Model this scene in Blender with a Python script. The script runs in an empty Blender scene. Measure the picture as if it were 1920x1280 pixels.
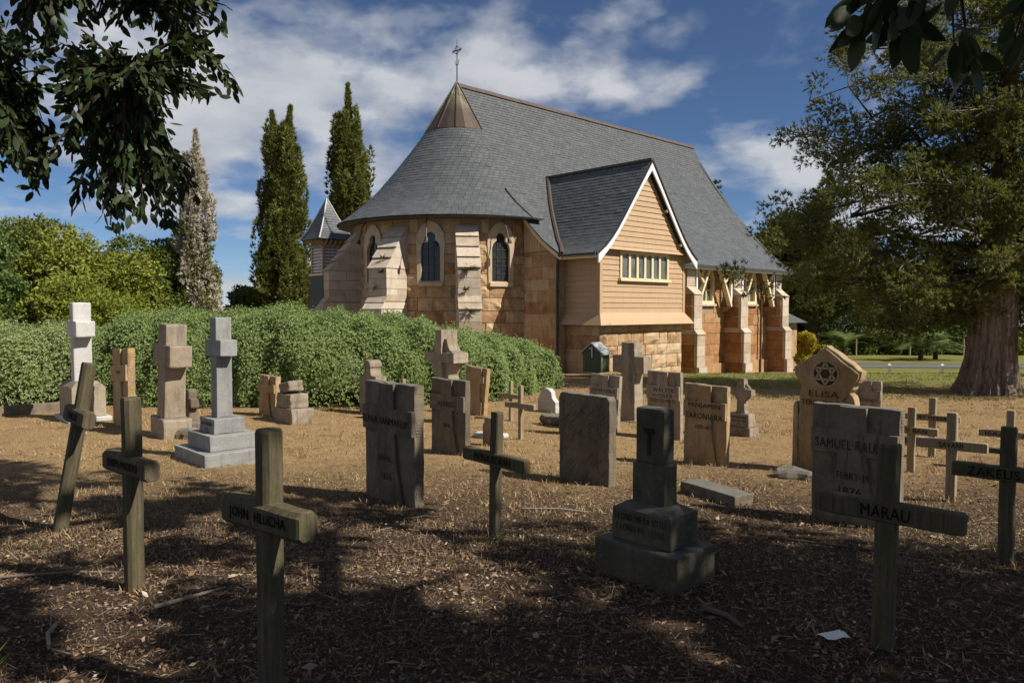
import bpy, bmesh, math, random
import numpy as np
from mathutils import Vector, Matrix, noise as mnoise
R = math.radians
random.seed(7)
rng = np.random.default_rng(11)
scene = bpy.context.scene
COL = scene.collection

# ------------------------------------------------------------------ camera
EYE = 1.6
cam_d = bpy.data.cameras.new('camera')
cam = bpy.data.objects.new('camera', cam_d); COL.objects.link(cam)
cam.location = (0, 0, EYE)
cam.rotation_euler = (R(90 - 2.454), 0, 0)
cam_d.sensor_width = 36.0
cam_d.lens = 36.0 * 1400 / 1920
cam_d.clip_start = 0.05
cam_d.clip_end = 3000
scene.camera = cam

# ------------------------------------------------------------------ sun, sky, exposure
SUN_EL = 43.0
SUN_AZ = 113.0          # measured from +Y towards +X
S = Vector((math.cos(R(SUN_EL)) * math.sin(R(SUN_AZ)), math.cos(R(SUN_EL)) * math.cos(R(SUN_AZ)), math.sin(R(SUN_EL))))
sl = bpy.data.lights.new('sun', 'SUN'); sl.energy = 5.0; sl.angle = R(0.53); sl.color = (1.0, 0.93, 0.82)
sun = bpy.data.objects.new('sun', sl); COL.objects.link(sun)
sun.rotation_euler = (-S).to_track_quat('-Z', 'Y').to_euler()
sun.location = S * 60

world = bpy.data.worlds.new('World'); scene.world = world; world.use_nodes = True
wt = world.node_tree; wt.nodes.clear()
def wn(t, **k):
    n = wt.nodes.new(t)
    for a, b in k.items(): setattr(n, a, b)
    return n
wl = wt.links.new
sky = wn('ShaderNodeTexSky', sky_type='NISHITA', sun_disc=False, sun_elevation=R(SUN_EL), sun_rotation=R(SUN_AZ),
         altitude=1800.0, air_density=0.85, dust_density=0.0, ozone_density=6.0)
tc = wn('ShaderNodeTexCoord')
sep = wn('ShaderNodeSeparateXYZ'); wl(tc.outputs['Generated'], sep.inputs[0])
def wm(op, a, b=None):
    n = wn('ShaderNodeMath', operation=op)
    for i, v in enumerate((a, b)):
        if v is None: continue
        if isinstance(v, (int, float)): n.inputs[i].default_value = v
        else: wl(v, n.inputs[i])
    return n.outputs[0]
zc = wm('ADD', wm('MAXIMUM', sep.outputs[2], 0.0), 0.30)
cx, cy = wm('DIVIDE', sep.outputs[0], zc), wm('DIVIDE', sep.outputs[1], zc)
comb = wn('ShaderNodeCombineXYZ'); wl(cx, comb.inputs[0]); wl(cy, comb.inputs[1]); comb.inputs[2].default_value = 3.7
def cloud(scale, det, lo, hi, off, rough=0.55, dist=0.3):
    mp = wn('ShaderNodeMapping'); mp.inputs['Location'].default_value = off; wl(comb.outputs[0], mp.inputs[0])
    nz = wn('ShaderNodeTexNoise'); nz.inputs['Scale'].default_value = scale; nz.inputs['Detail'].default_value = det
    nz.inputs['Roughness'].default_value = rough; nz.inputs['Distortion'].default_value = dist
    wl(mp.outputs[0], nz.inputs[0])
    mr = wn('ShaderNodeMapRange', interpolation_type='SMOOTHSTEP')
    mr.inputs[1].default_value = lo; mr.inputs[2].default_value = hi
    wl(nz.outputs[0], mr.inputs[0]); return mr.outputs[0], nz.outputs[0]
c1, raw1 = cloud(1.75, 12, 0.47, 0.60, (7.7, 3.1, 0.0), 0.50, 0.0)
c2, raw2 = cloud(5.5, 10, 0.50, 0.66, (3.1, 5.2, 1.0), 0.52, 0.0)
cov = wm('MINIMUM', wm('ADD', wm('MULTIPLY', c1, 0.92), wm('MULTIPLY', c2, 0.30)), 0.94)
# thicker cloud is a little greyer underneath
shade = wn('ShaderNodeMix', data_type='RGBA')
shade.inputs['A'].default_value = (4.0, 4.5, 5.4, 1); shade.inputs['B'].default_value = (9.6, 9.7, 9.9, 1)
wl(raw2, shade.inputs['Factor'])
mixc = wn('ShaderNodeMix', data_type='RGBA')
wl(cov, mixc.inputs['Factor']); wl(sky.outputs[0], mixc.inputs['A']); wl(shade.outputs['Result'], mixc.inputs['B'])
bg = wn('ShaderNodeBackground'); bg.inputs['Strength'].default_value = 0.056
wl(mixc.outputs['Result'], bg.inputs['Color'])
wo = wn('ShaderNodeOutputWorld'); wl(bg.outputs[0], wo.inputs[0])

vs = scene.view_settings
vs.view_transform = 'Standard'; vs.look = 'None'; vs.gamma = 1.0; vs.use_curve_mapping = False; vs.exposure = 0.5
scene.cycles.use_denoising = True
scene.cycles.max_bounces = 6
scene.cycles.transparent_max_bounces = 6
scene.cycles.sample_clamp_indirect = 6.0

# ------------------------------------------------------------------ lettering meshes (made first, while the scene is small)
TEXT = {}
def lettering(s, bold=0.0):
    if s in TEXT: return TEXT[s]
    cu = bpy.data.curves.new('lettering', 'FONT'); cu.body = s; cu.size = 1.0; cu.align_x = 'CENTER'; cu.align_y = 'CENTER'
    cu.resolution_u = 3; cu.offset = bold; cu.extrude = 0.02; cu.space_character = 1.08
    o = bpy.data.objects.new('lettering', cu); COL.objects.link(o)
    bpy.context.view_layer.update()
    me = bpy.data.meshes.new_from_object(o.evaluated_get(bpy.context.evaluated_depsgraph_get()))
    bpy.data.objects.remove(o); bpy.data.curves.remove(cu)
    co = np.empty(len(me.vertices) * 3, 'f'); me.vertices.foreach_get('co', co); co = co.reshape(-1, 3)
    fs = [tuple(p.vertices) for p in me.polygons]
    bpy.data.meshes.remove(me)
    TEXT[s] = (co, fs); return TEXT[s]
for s_ in ('THALLEI', 'JOSEPH·MADEVO', 'JOHN  HLUCHA', 'MONA ROBAN', 'MARAU', 'ZAKEUS WE', 'SAVANI', 'KIRY BAN', 'BERT MEREBO', 'ISAAC   AN',
           'ELAISA·BANMANUP', 'JAN·25.', '1870.', 'ALFRED', '1874.', 'JOHN KEBLE', 'MARAU.', 'WALTER', 'WOSER', 'HONOWEE', 'BENJAMIN', 'TARONIARA', 'DIED 1871',
           'SAMUEL·RAUMA', 'FEBRY·19.', '1876.', 'ELISA', 'TERIKLENNE', 'TAKATAKA', 'I LORD ME LA IOTU', 'I LORD ME LEPAS', 'BARTHOLOMEW', 'LOVED BROTHER', 'A.D.', 'TOF', 'KEN'):
    lettering(s_)

# ------------------------------------------------------------------ object helpers
def link(name, me, mat=None, parent=None, kind=None):
    o = bpy.data.objects.new(name, me); COL.objects.link(o)
    if mat is not None and me is not None and len(me.materials) == 0: me.materials.append(mat)
    if parent is not None: o.parent = parent
    if kind: o['kind'] = kind
    return o
def tag(o, label, cat, group=None):
    o['label'] = label; o['category'] = cat
    if group: o['group'] = group
    return o
def thing(name, label, cat, loc, rz=0.0, group=None, rx=0.0, ry=0.0):
    o = bpy.data.objects.new(name, None); COL.objects.link(o); o.empty_display_size = 0.2
    o.location = loc; o.rotation_euler = (rx, ry, rz)
    return tag(o, label, cat, group)
def part(name, parent):
    o = bpy.data.objects.new(name, None); COL.objects.link(o); o.parent = parent; o.empty_display_size = 0.2
    return o
def mesh_np(name, V, F, attrs=None, smooth=False):
    """V (n,3); F list of int arrays (m,k)"""
    V = np.asarray(V, 'f'); me = bpy.data.meshes.new(name)
    F = [np.asarray(f, 'i') for f in F if len(f)]
    me.vertices.add(len(V)); me.vertices.foreach_set('co', V.ravel())
    li = np.concatenate([f.ravel() for f in F]); tot = np.concatenate([np.full(len(f), f.shape[1], 'i') for f in F])
    st = np.concatenate([[0], np.cumsum(tot)[:-1]]).astype('i')
    me.loops.add(len(li)); me.loops.foreach_set('vertex_index', li)
    me.polygons.add(len(tot)); me.polygons.foreach_set('loop_start', st)
    if smooth: me.polygons.foreach_set('use_smooth', np.ones(len(tot), bool))
    for k, a in (attrs or {}).items():
        at = me.attributes.new(k, 'FLOAT', 'POINT'); at.data.foreach_set('value', np.asarray(a, 'f'))
    me.update(calc_edges=True)
    return me
class MB:
    """collects plain polygons for one mesh"""
    def __init__(s): s.v = []; s.f = []; s.r = []
    def poly(s, pts, faces, rnd=0.0):
        b = len(s.v); s.v += [tuple(p) for p in pts]; s.r += [rnd] * len(pts)
        s.f += [tuple(b + i for i in f) for f in faces]
    def box(s, lo, hi, rnd=0.0):
        x0, y0, z0 = lo; x1, y1, z1 = hi
        s.poly([(x0,y0,z0),(x1,y0,z0),(x1,y1,z0),(x0,y1,z0),(x0,y0,z1),(x1,y0,z1),(x1,y1,z1),(x0,y1,z1)],
               [(0,3,2,1),(4,5,6,7),(0,1,5,4),(1,2,6,5),(2,3,7,6),(3,0,4,7)], rnd)
    def hull8(s, p, rnd=0.0):
        """8 points ordered like box"""
        s.poly(p, [(0,3,2,1),(4,5,6,7),(0,1,5,4),(1,2,6,5),(2,3,7,6),(3,0,4,7)], rnd)
    def bar(s, a, b, w, h, up=(0,0,1)):
        a = Vector(a); b = Vector(b); d = (b - a).normalized(); u = Vector(up)
        x = d.cross(u)
        if x.length < 1e-5: x = d.cross(Vector((0, 1, 0)))
        x.normalize(); u = x.cross(d).normalized()
        x *= w / 2; u *= h / 2
        s.hull8([a-x-u, a+x-u, b+x-u, b-x-u, a-x+u, a+x+u, b+x+u, b-x+u])
    def tube(s, pts, rad, n=8, cap=True, flute=None):
        pts = [Vector(p) for p in pts]; rings = []
        if not isinstance(rad, (list, tuple)): rad = [rad] * len(pts)
        ref = Vector((0.3, 0.9, 0.1))
        for i, p in enumerate(pts):
            d = (pts[min(i+1, len(pts)-1)] - pts[max(i-1, 0)]).normalized()
            x = d.cross(ref)
            if x.length < 1e-4: x = d.cross(Vector((1, 0, 0)))
            x.normalize(); y = d.cross(x)
            rings.append([p + (x*math.cos(2*math.pi*k/n) + y*math.sin(2*math.pi*k/n)) * rad[i] * (flute(i, k) if flute else 1) for k in range(n)])
        V = [q for r in rings for q in r]; F = []
        for i in range(len(pts)-1):
            for k in range(n):
                F.append((i*n+k, i*n+(k+1)%n, (i+1)*n+(k+1)%n, (i+1)*n+k))
        if cap: F += [tuple(range(n))[::-1], tuple(range((len(pts)-1)*n, len(pts)*n))]
        s.poly(V, F)
    def mesh(s, name, smooth=False):
        me = bpy.data.meshes.new(name); me.from_pydata(s.v, [], s.f)
        at = me.attributes.new('rnd', 'FLOAT', 'POINT'); at.data.foreach_set('value', np.asarray(s.r, 'f'))
        if smooth: me.polygons.foreach_set('use_smooth', np.ones(len(s.f), bool))
        me.update(); return me
    def build(s, name, mat, parent=None, kind=None, smooth=False):
        return link(name, s.mesh(name, smooth), mat, parent, kind)
def text_on(parent, s, x, y, z, w, h, mat, name='inscription', tilt=0.0):
    """letters lying in the parent's xz plane, front towards -y"""
    co, fs = TEXT[s]
    bw = co[:,0].max()-co[:,0].min(); bh = co[:,1].max()-co[:,1].min()
    cxm = (co[:,0].max()+co[:,0].min())/2; cym = (co[:,1].max()+co[:,1].min())/2
    a = (co[:,0]-cxm)*w/bw; b = (co[:,1]-cym)*h/bh
    V = np.stack([x + a*math.cos(tilt) - b*math.sin(tilt), y - co[:,2]*0.05, z + b*math.cos(tilt) + a*math.sin(tilt)], 1)
    me = bpy.data.meshes.new(name); me.from_pydata(V.tolist(), [], fs); me.update()
    return link(name, me, mat, parent)

# ------------------------------------------------------------------ materials
def new_mat(name):
    m = bpy.data.materials.new(name); m.use_nodes = True
    t = m.node_tree; b = t.nodes['Principled BSDF']; return m, t, b
def nd(t, ty, **k):
    n = t.nodes.new(ty)
    for a, b in k.items(): setattr(n, a, b)
    return n
def pos_of(t, stretch=(1,1,1), coord='world'):
    if coord == 'world': o = nd(t, 'ShaderNodeNewGeometry').outputs['Position']
    else: o = nd(t, 'ShaderNodeTexCoord').outputs['Object']
    mp = nd(t, 'ShaderNodeMapping'); mp.inputs['Scale'].default_value = stretch
    t.links.new(o, mp.inputs[0]); return mp.outputs[0]
def noise_tex(t, vec, scale, detail=6, rough=0.6, dist=0.0):
    n = nd(t, 'ShaderNodeTexNoise'); n.inputs['Scale'].default_value = scale; n.inputs['Detail'].default_value = detail
    n.inputs['Roughness'].default_value = rough; n.inputs['Distortion'].default_value = dist
    t.links.new(vec, n.inputs[0]); return n.outputs[0]
def ramp(t, fac, stops):
    n = nd(t, 'ShaderNodeValToRGB'); e = n.color_ramp.elements
    while len(e) < len(stops): e.new(0.5)
    for i, (p, c) in enumerate(stops):
        e[i].position = p; e[i].color = (c[0], c[1], c[2], 1) if isinstance(c, (tuple, list)) else (c, c, c, 1)
    t.links.new(fac, n.inputs[0]); return n.outputs[0]
def mix(t, fac, a, b, blend='MIX'):
    n = nd(t, 'ShaderNodeMix', data_type='RGBA', blend_type=blend)
    for k, v in (('Factor', fac), ('A', a), ('B', b)):
        if isinstance(v, (int, float)): n.inputs[k].default_value = v
        elif isinstance(v, (tuple, list)): n.inputs[k].default_value = (*v, 1)
        else: t.links.new(v, n.inputs[k])
    return n.outputs['Result']
def math_n(t, op, a, b=None):
    n = nd(t, 'ShaderNodeMath', operation=op)
    for i, v in enumerate((a, b)):
        if v is None: continue
        if isinstance(v, (int, float)): n.inputs[i].default_value = v
        else: t.links.new(v, n.inputs[i])
    return n.outputs[0]
def rnd_of(t):
    """one value per piece: the object's own number plus the piece attribute"""
    a = nd(t, 'ShaderNodeAttribute', attribute_name='rnd').outputs['Fac']
    o = nd(t, 'ShaderNodeObjectInfo').outputs['Random']
    return math_n(t, 'FRACT', math_n(t, 'ADD', a, o))
def bump(t, b, h, strength, dist):
    n = nd(t, 'ShaderNodeBump'); n.inputs['Strength'].default_value = strength; n.inputs['Distance'].default_value = dist
    t.links.new(h, n.inputs['Height']); t.links.new(n.outputs[0], b.inputs['Normal'])
def stone_mat(name, cols, stain=(0.05,0.045,0.04), stain_amt=0.5, rough=0.9, fine=38.0, bstr=0.7, bdist=0.012, lichen=None, top_dark=0.0, streak=True, per=0.5):
    m, t, b = new_mat(name)
    p = pos_of(t)
    n1 = noise_tex(t, p, 3.1, 7, 0.65, 0.4)
    r = rnd_of(t)
    f = math_n(t, 'ADD', math_n(t, 'MULTIPLY', n1, 1.0 - per*0.5), math_n(t, 'MULTIPLY', math_n(t, 'SUBTRACT', r, 0.35), per))
    k = len(cols); c = ramp(t, f, [(0.22 + 0.56 * i / (k - 1), cols[i]) for i in range(k)])
    n2 = noise_tex(t, p, fine, 5, 0.7)
    c = mix(t, 0.55, c, ramp(t, n2, [(0.25, 0.45), (0.75, 1.0)]), 'MULTIPLY')
    vs_ = pos_of(t, (5, 5, 0.9) if streak else (2, 2, 2))
    n3 = noise_tex(t, vs_, 1.3, 8, 0.7, 0.6)
    sf = ramp(t, n3, [(0.5, 0.0), (0.72, stain_amt)])
    c = mix(t, sf, c, stain)
    if lichen:
        n4 = noise_tex(t, p, 14, 5, 0.6)
        c = mix(t, ramp(t, n4, [(0.6, 0.0), (0.7, 0.5)]), c, lichen)
    if top_dark:
        g = nd(t, 'ShaderNodeNewGeometry'); sx = nd(t, 'ShaderNodeSeparateXYZ'); t.links.new(g.outputs['True Normal'], sx.inputs[0])
        tf = math_n(t, 'MULTIPLY', ramp(t, sx.outputs[2], [(0.5, 0.0), (0.9, 1.0)]), top_dark)
        c = mix(t, math_n(t, 'MULTIPLY', tf, ramp(t, n2, [(0.3, 0.3), (0.6, 1.0)])), c, (0.13, 0.13, 0.125))
    t.links.new(c, b.inputs['Base Color']); b.inputs['Roughness'].default_value = rough
    b.inputs['Specular IOR Level'].default_value = 0.25
    h = math_n(t, 'ADD', math_n(t, 'MULTIPLY', n2, 0.5), n1)
    bump(t, b, h, bstr, bdist)
    return m
M = {}
M['wall_stone'] = stone_mat('weathered_sandstone', [(0.30,0.175,0.09),(0.42,0.265,0.14),(0.50,0.345,0.195),(0.55,0.415,0.265),(0.59,0.475,0.325)], (0.12,0.07,0.036), 0.5, per=0.34)
M['red_stone'] = stone_mat('red_sandstone', [(0.24,0.105,0.042),(0.36,0.175,0.075),(0.43,0.25,0.115),(0.47,0.33,0.19)], (0.12,0.06,0.03), 0.4, per=0.35)
M['pale_stone'] = stone_mat('dressed_pale_stone', [(0.40,0.31,0.22),(0.50,0.41,0.31),(0.56,0.48,0.38),(0.62,0.55,0.45)], (0.16,0.13,0.10), 0.45, per=0.4, bstr=0.5)
M['surround'] = stone_mat('window_surround_stone', [(0.45,0.32,0.20),(0.58,0.47,0.33),(0.66,0.58,0.46)], (0.25,0.19,0.14), 0.3, per=0.3, bstr=0.4)
M['mortar'] = stone_mat('mortar', [(0.30,0.20,0.12),(0.40,0.29,0.18)], (0.12,0.08,0.05), 0.4, per=0.1)
M['grave_brown'] = stone_mat('grave_sandstone', [(0.21,0.162,0.112),(0.30,0.240,0.172),(0.38,0.315,0.235),(0.46,0.395,0.305)], (0.055,0.052,0.045), 0.75, top_dark=0.75, per=0.25, lichen=(0.30,0.29,0.24))
M['grave_ochre'] = stone_mat('ochre_grave_sandstone', [(0.28,0.17,0.075),(0.40,0.265,0.13),(0.47,0.345,0.20),(0.52,0.43,0.30)], (0.05,0.045,0.036), 0.7, top_dark=0.5, per=0.2)
M['grave_dark'] = stone_mat('blackened_grave_stone', [(0.105,0.086,0.062),(0.185,0.150,0.105),(0.28,0.225,0.155)], (0.03,0.03,0.027), 0.75, top_dark=0.75, per=0.2, lichen=(0.20,0.20,0.16))
M['grave_mossy'] = stone_mat('mossy_dark_stone', [(0.060,0.054,0.036),(0.105,0.093,0.062),(0.16,0.14,0.095)], (0.026,0.027,0.020), 0.7, top_dark=0.6, per=0.2, lichen=(0.15,0.15,0.11))
M['marble'] = stone_mat('grey_marble', [(0.20,0.20,0.195),(0.29,0.29,0.28),(0.38,0.375,0.36)], (0.10,0.10,0.095), 0.7, rough=0.6, bstr=0.15, per=0.15)
M['white_marble'] = stone_mat('white_marble', [(0.42,0.41,0.39),(0.54,0.53,0.51),(0.62,0.61,0.59)], (0.30,0.28,0.25), 0.45, rough=0.6, bstr=0.15, per=0.15)
def letter_mat(name, c):  # letters stand proud; dark colour stands for shade inside cut strokes
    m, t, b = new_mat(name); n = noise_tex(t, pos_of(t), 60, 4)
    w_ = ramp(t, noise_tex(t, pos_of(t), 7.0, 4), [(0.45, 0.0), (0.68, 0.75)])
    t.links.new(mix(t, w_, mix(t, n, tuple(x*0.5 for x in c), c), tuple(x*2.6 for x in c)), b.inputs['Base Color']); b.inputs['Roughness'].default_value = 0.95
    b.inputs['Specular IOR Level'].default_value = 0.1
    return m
M['cut'] = letter_mat('cut_letter_shade_tone', (0.050,0.040,0.030))
M['cut_faint'] = letter_mat('faint_cut_letter', (0.036,0.032,0.022))
M['cut_wood'] = letter_mat('black_filled_letter', (0.009,0.008,0.007))
M['cut_soft'] = letter_mat('worn_cut_letter', (0.11,0.08,0.05))
def wood_mat(name, dark, light, moss, moss_amt):
    m, t, b = new_mat(name)
    p = pos_of(t, (26, 26, 2.0), 'object'); n = noise_tex(t, p, 1.6, 8, 0.65, 0.5)
    c = ramp(t, n, [(0.3, dark), (0.7, light)])
    n2 = noise_tex(t, pos_of(t), 5.5, 6, 0.7)
    c = mix(t, ramp(t, n2, [(0.45, 0.0), (0.7, moss_amt)]), c, moss)
    n3 = noise_tex(t, pos_of(t), 60, 3, 0.6)
    c = mix(t, 0.4, c, ramp(t, n3, [(0.3, 0.5), (0.7, 1.0)]), 'MULTIPLY')
    t.links.new(c, b.inputs['Base Color']); b.inputs['Roughness'].default_value = 0.85; b.inputs['Specular IOR Level'].default_value = 0.2
    bump(t, b, n, 0.6, 0.006); return m
M['cross_wood'] = wood_mat('mossy_weathered_shaded_timber', (0.042,0.035,0.021), (0.145,0.115,0.070), (0.095,0.100,0.040), 0.6)  # shade over the near crosses is darkened into this timber colour
M['grey_wood'] = wood_mat('grey_weathered_sunlit_timber', (0.20,0.15,0.09), (0.38,0.30,0.20), (0.27,0.26,0.19), 0.5)  # paler copy of the cross timber, toned for those in sun
M['dark_wood'] = wood_mat('dark_damp_timber', (0.035,0.034,0.024), (0.10,0.095,0.065), (0.07,0.085,0.04), 0.6)
def paint_mat(name, c, wear=0.25, rough=0.55, streak=(0.6,0.5,0.4)):
    m, t, b = new_mat(name)
    n = noise_tex(t, pos_of(t, (1,1,1)), 2.2, 7, 0.65); n2 = noise_tex(t, pos_of(t, (8,8,1.0)), 2.0, 6, 0.7)
    r = rnd_of(t)
    cc = mix(t, math_n(t, 'MULTIPLY', ramp(t, n2, [(0.45,0.0),(0.8,1.0)]), wear), c, tuple(x*y for x, y in zip(c, streak)))
    cc = mix(t, 0.5, cc, ramp(t, math_n(t, 'ADD', math_n(t, 'MULTIPLY', n, 0.6), math_n(t, 'MULTIPLY', r, 0.4)), [(0.2,0.78),(0.8,1.0)]), 'MULTIPLY')
    t.links.new(cc, b.inputs['Base Color']); b.inputs['Roughness'].default_value = rough; b.inputs['Specular IOR Level'].default_value = 0.3
    bump(t, b, n2, 0.12, 0.01); return m
M['board'] = paint_mat('tan_painted_boards', (0.47,0.325,0.195), 0.5)
M['cream'] = paint_mat('cream_paint', (0.70,0.59,0.38), 0.2)
M['white'] = paint_mat('white_paint', (0.78,0.78,0.80), 0.2)
M['brown_metal'] = paint_mat('oxidised_copper_brown', (0.085,0.062,0.052), 0.5, 0.6, (1.25,1.05,0.9))
M['dark_metal'] = paint_mat('dark_pipe_metal', (0.055,0.05,0.045), 0.3, 0.5)
M['green_paint'] = paint_mat('dark_green_paint', (0.065,0.095,0.045), 0.5, 0.6, (1.3,1.1,0.8))
M['green_edge'] = paint_mat('pale_green_paint', (0.30,0.36,0.22), 0.3)
M['galv'] = paint_mat('galvanised_metal', (0.45,0.46,0.46), 0.3, 0.45)
M['lamp_metal'] = paint_mat('dark_lamp_metal', (0.03,0.028,0.026), 0.2, 0.45)
m, t, b = new_mat('copper_cap'); p = pos_of(t); n = noise_tex(t, p, 1.6, 8, 0.65, 0.6); n2 = noise_tex(t, p, 11, 6, 0.7)
sx = nd(t, 'ShaderNodeSeparateXYZ'); t.links.new(p, sx.inputs[0])
c = ramp(t, n2, [(0.3, (0.040,0.026,0.019)), (0.65, (0.074,0.049,0.034)), (0.85, (0.15,0.095,0.06))])
hz = nd(t, 'ShaderNodeMapRange'); hz.inputs[1].default_value = 9.2; hz.inputs[2].default_value = 10.5; t.links.new(sx.outputs[2], hz.inputs[0])
c = mix(t, math_n(t, 'MULTIPLY', hz.outputs[0], ramp(t, n, [(0.4,0.0),(0.6,0.9)])), c, (0.33,0.33,0.22))
t.links.new(c, b.inputs['Base Color']); b.inputs['Roughness'].default_value = 0.5; b.inputs['Metallic'].default_value = 0.25; M['copper'] = m
m, t, b = new_mat('roof_slate'); p = pos_of(t); r = rnd_of(t); n = noise_tex(t, p, 0.7, 6, 0.6); n2 = noise_tex(t, p, 30, 5, 0.7)
f = math_n(t, 'ADD', math_n(t, 'MULTIPLY', r, 0.6), math_n(t, 'MULTIPLY', n, 0.4))
c = ramp(t, f, [(0.1,(0.068,0.074,0.077)),(0.5,(0.085,0.092,0.095)),(0.85,(0.105,0.113,0.115)),(0.97,(0.14,0.14,0.137))])
c = mix(t, 0.35, c, ramp(t, n2, [(0.3,0.6),(0.7,1.0)]), 'MULTIPLY')
n5 = noise_tex(t, pos_of(t, (3,3,0.5)), 1.2, 6, 0.7)
c = mix(t, ramp(t, n5, [(0.58,0.0),(0.8,0.16)]), c, (0.17,0.165,0.15))
t.links.new(c, b.inputs['Base Color']); b.inputs['Roughness'].default_value = 0.48; b.inputs['Specular IOR Level'].default_value = 0.45
bump(t, b, n2, 0.25, 0.006); M['slate'] = m
m, t, b = new_mat('stained_glass'); p = pos_of(t)
v = nd(t, 'ShaderNodeTexVoronoi'); v.inputs['Scale'].default_value = 11; t.links.new(p, v.inputs[0])
hs = nd(t, 'ShaderNodeHueSaturation'); hs.inputs['Saturation'].default_value = 0.5; hs.inputs['Value'].default_value = 0.06; t.links.new(v.outputs['Color'], hs.inputs['Color'])
t.links.new(mix(t, 0.5, hs.outputs[0], (0.02,0.03,0.035)), b.inputs['Base Color']); b.inputs['Roughness'].default_value = 0.12
bump(t, b, v.outputs['Distance'], 0.15, 0.01); M['glass'] = m
m, t, b = new_mat('obscured_pane'); p = pos_of(t); n = noise_tex(t, p, 1.7, 4)
t.links.new(ramp(t, n, [(0.3,(0.05,0.06,0.055)),(0.7,(0.16,0.18,0.16))]), b.inputs['Base Color']); b.inputs['Roughness'].default_value = 0.15
bump(t, b, noise_tex(t, p, 18, 3), 0.1, 0.01); M['pane'] = m
m, t, b = new_mat('wrought_iron'); n = noise_tex(t, pos_of(t), 30, 4)
t.links.new(mix(t, n, (0.018,0.018,0.02), (0.05,0.045,0.04)), b.inputs['Base Color']); b.inputs['Roughness'].default_value = 0.6; M['iron'] = m

def leaf_mat(name, cols, tip=None, tip_amt=0.0, trans=0.25, rough=0.55, spec=0.3):
    m, t, b = new_mat(name)
    r = nd(t, 'ShaderNodeAttribute', attribute_name='rnd').outputs['Fac']
    o = nd(t, 'ShaderNodeObjectInfo').outputs['Random']
    n = noise_tex(t, pos_of(t), 0.8, 5, 0.6)
    f = math_n(t, 'ADD', math_n(t, 'MULTIPLY', math_n(t, 'FRACT', math_n(t, 'ADD', r, o)), 0.55), math_n(t, 'MULTIPLY', n, 0.45))
    k = len(cols); c = ramp(t, f, [(0.12 + 0.76 * i / (k - 1), cols[i]) for i in range(k)])
    if tip:
        tp = nd(t, 'ShaderNodeAttribute', attribute_name='tip').outputs['Fac']
        c = mix(t, math_n(t, 'MULTIPLY', tp, tip_amt), c, tip)
    t.links.new(c, b.inputs['Base Color']); b.inputs['Roughness'].default_value = rough; b.inputs['Specular IOR Level'].default_value = spec
    if trans:
        tr = nd(t, 'ShaderNodeBsdfTranslucent'); t.links.new(mix(t, 0.35, c, (0.16,0.20,0.03)), tr.inputs['Color'])
        ms = nd(t, 'ShaderNodeMixShader'); ms.inputs[0].default_value = trans
        out = t.nodes['Material Output']
        t.links.new(b.outputs[0], ms.inputs[1]); t.links.new(tr.outputs[0], ms.inputs[2]); t.links.new(ms.outputs[0], out.inputs[0])
    return m
M['hedge'] = leaf_mat('hedge_leaves', [(0.058,0.108,0.024),(0.098,0.168,0.040),(0.142,0.220,0.058),(0.195,0.27,0.085)], (0.48,0.57,0.22), 0.45)
M['hedge_pale'] = leaf_mat('pale_hedge_leaves', [(0.095,0.140,0.040),(0.145,0.205,0.062),(0.195,0.255,0.086),(0.25,0.30,0.12)], (0.55,0.60,0.28), 0.55)
M['fig'] = leaf_mat('glossy_fig_leaves', [(0.016,0.028,0.010),(0.028,0.048,0.015),(0.050,0.074,0.024)], trans=0.14, rough=0.5, spec=0.25)
M['cypress'] = leaf_mat('cypress_sprays', [(0.058,0.072,0.015),(0.11,0.126,0.026),(0.175,0.182,0.038),(0.24,0.23,0.055)], trans=0.2, rough=0.75)
M['cedar'] = leaf_mat('macrocarpa_sprays', [(0.045,0.060,0.018),(0.090,0.108,0.028),(0.155,0.165,0.042),(0.24,0.225,0.06)], trans=0.32, rough=0.75)
M['dead'] = leaf_mat('dry_grey_sprays', [(0.22,0.195,0.155),(0.35,0.315,0.25),(0.48,0.44,0.35),(0.42,0.38,0.26)], trans=0.1, rough=0.9)
M['lime'] = leaf_mat('yellow_green_leaves', [(0.085,0.115,0.016),(0.150,0.185,0.024),(0.215,0.240,0.034),(0.28,0.28,0.05)], trans=0.3)
M['olive'] = leaf_mat('olive_green_leaves', [(0.065,0.090,0.016),(0.115,0.145,0.025),(0.175,0.195,0.036)], trans=0.3)
M['midgreen'] = leaf_mat('mid_green_leaves', [(0.045,0.078,0.018),(0.085,0.135,0.032),(0.140,0.195,0.052)], trans=0.3)
M['darkgreen'] = leaf_mat('dark_green_leaves', [(0.022,0.034,0.013),(0.042,0.060,0.020),(0.075,0.095,0.032)], trans=0.2)
M['palm'] = leaf_mat('palm_fronds', [(0.070,0.110,0.028),(0.130,0.180,0.045),(0.200,0.245,0.075)], trans=0.25, rough=0.45)
M['yellow'] = leaf_mat('yellow_variegated_leaves', [(0.09,0.12,0.012),(0.30,0.25,0.018),(0.50,0.38,0.025),(0.60,0.46,0.04)], trans=0.25)
M['pine'] = leaf_mat('norfolk_pine_sprays', [(0.016,0.026,0.016),(0.028,0.042,0.024)], trans=0.05)
M['fern'] = leaf_mat('fern_fronds', [(0.05,0.07,0.02),(0.09,0.10,0.03)], trans=0.2)
M['dry_grass'] = leaf_mat('dry_grass_blades', [(0.20,0.130,0.066),(0.34,0.228,0.115),(0.46,0.33,0.18),(0.34,0.27,0.125)], trans=0.15, rough=0.8)
M['green_grass'] = leaf_mat('green_grass_blades', [(0.075,0.105,0.022),(0.14,0.175,0.035),(0.24,0.24,0.07)], trans=0.25)
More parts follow.
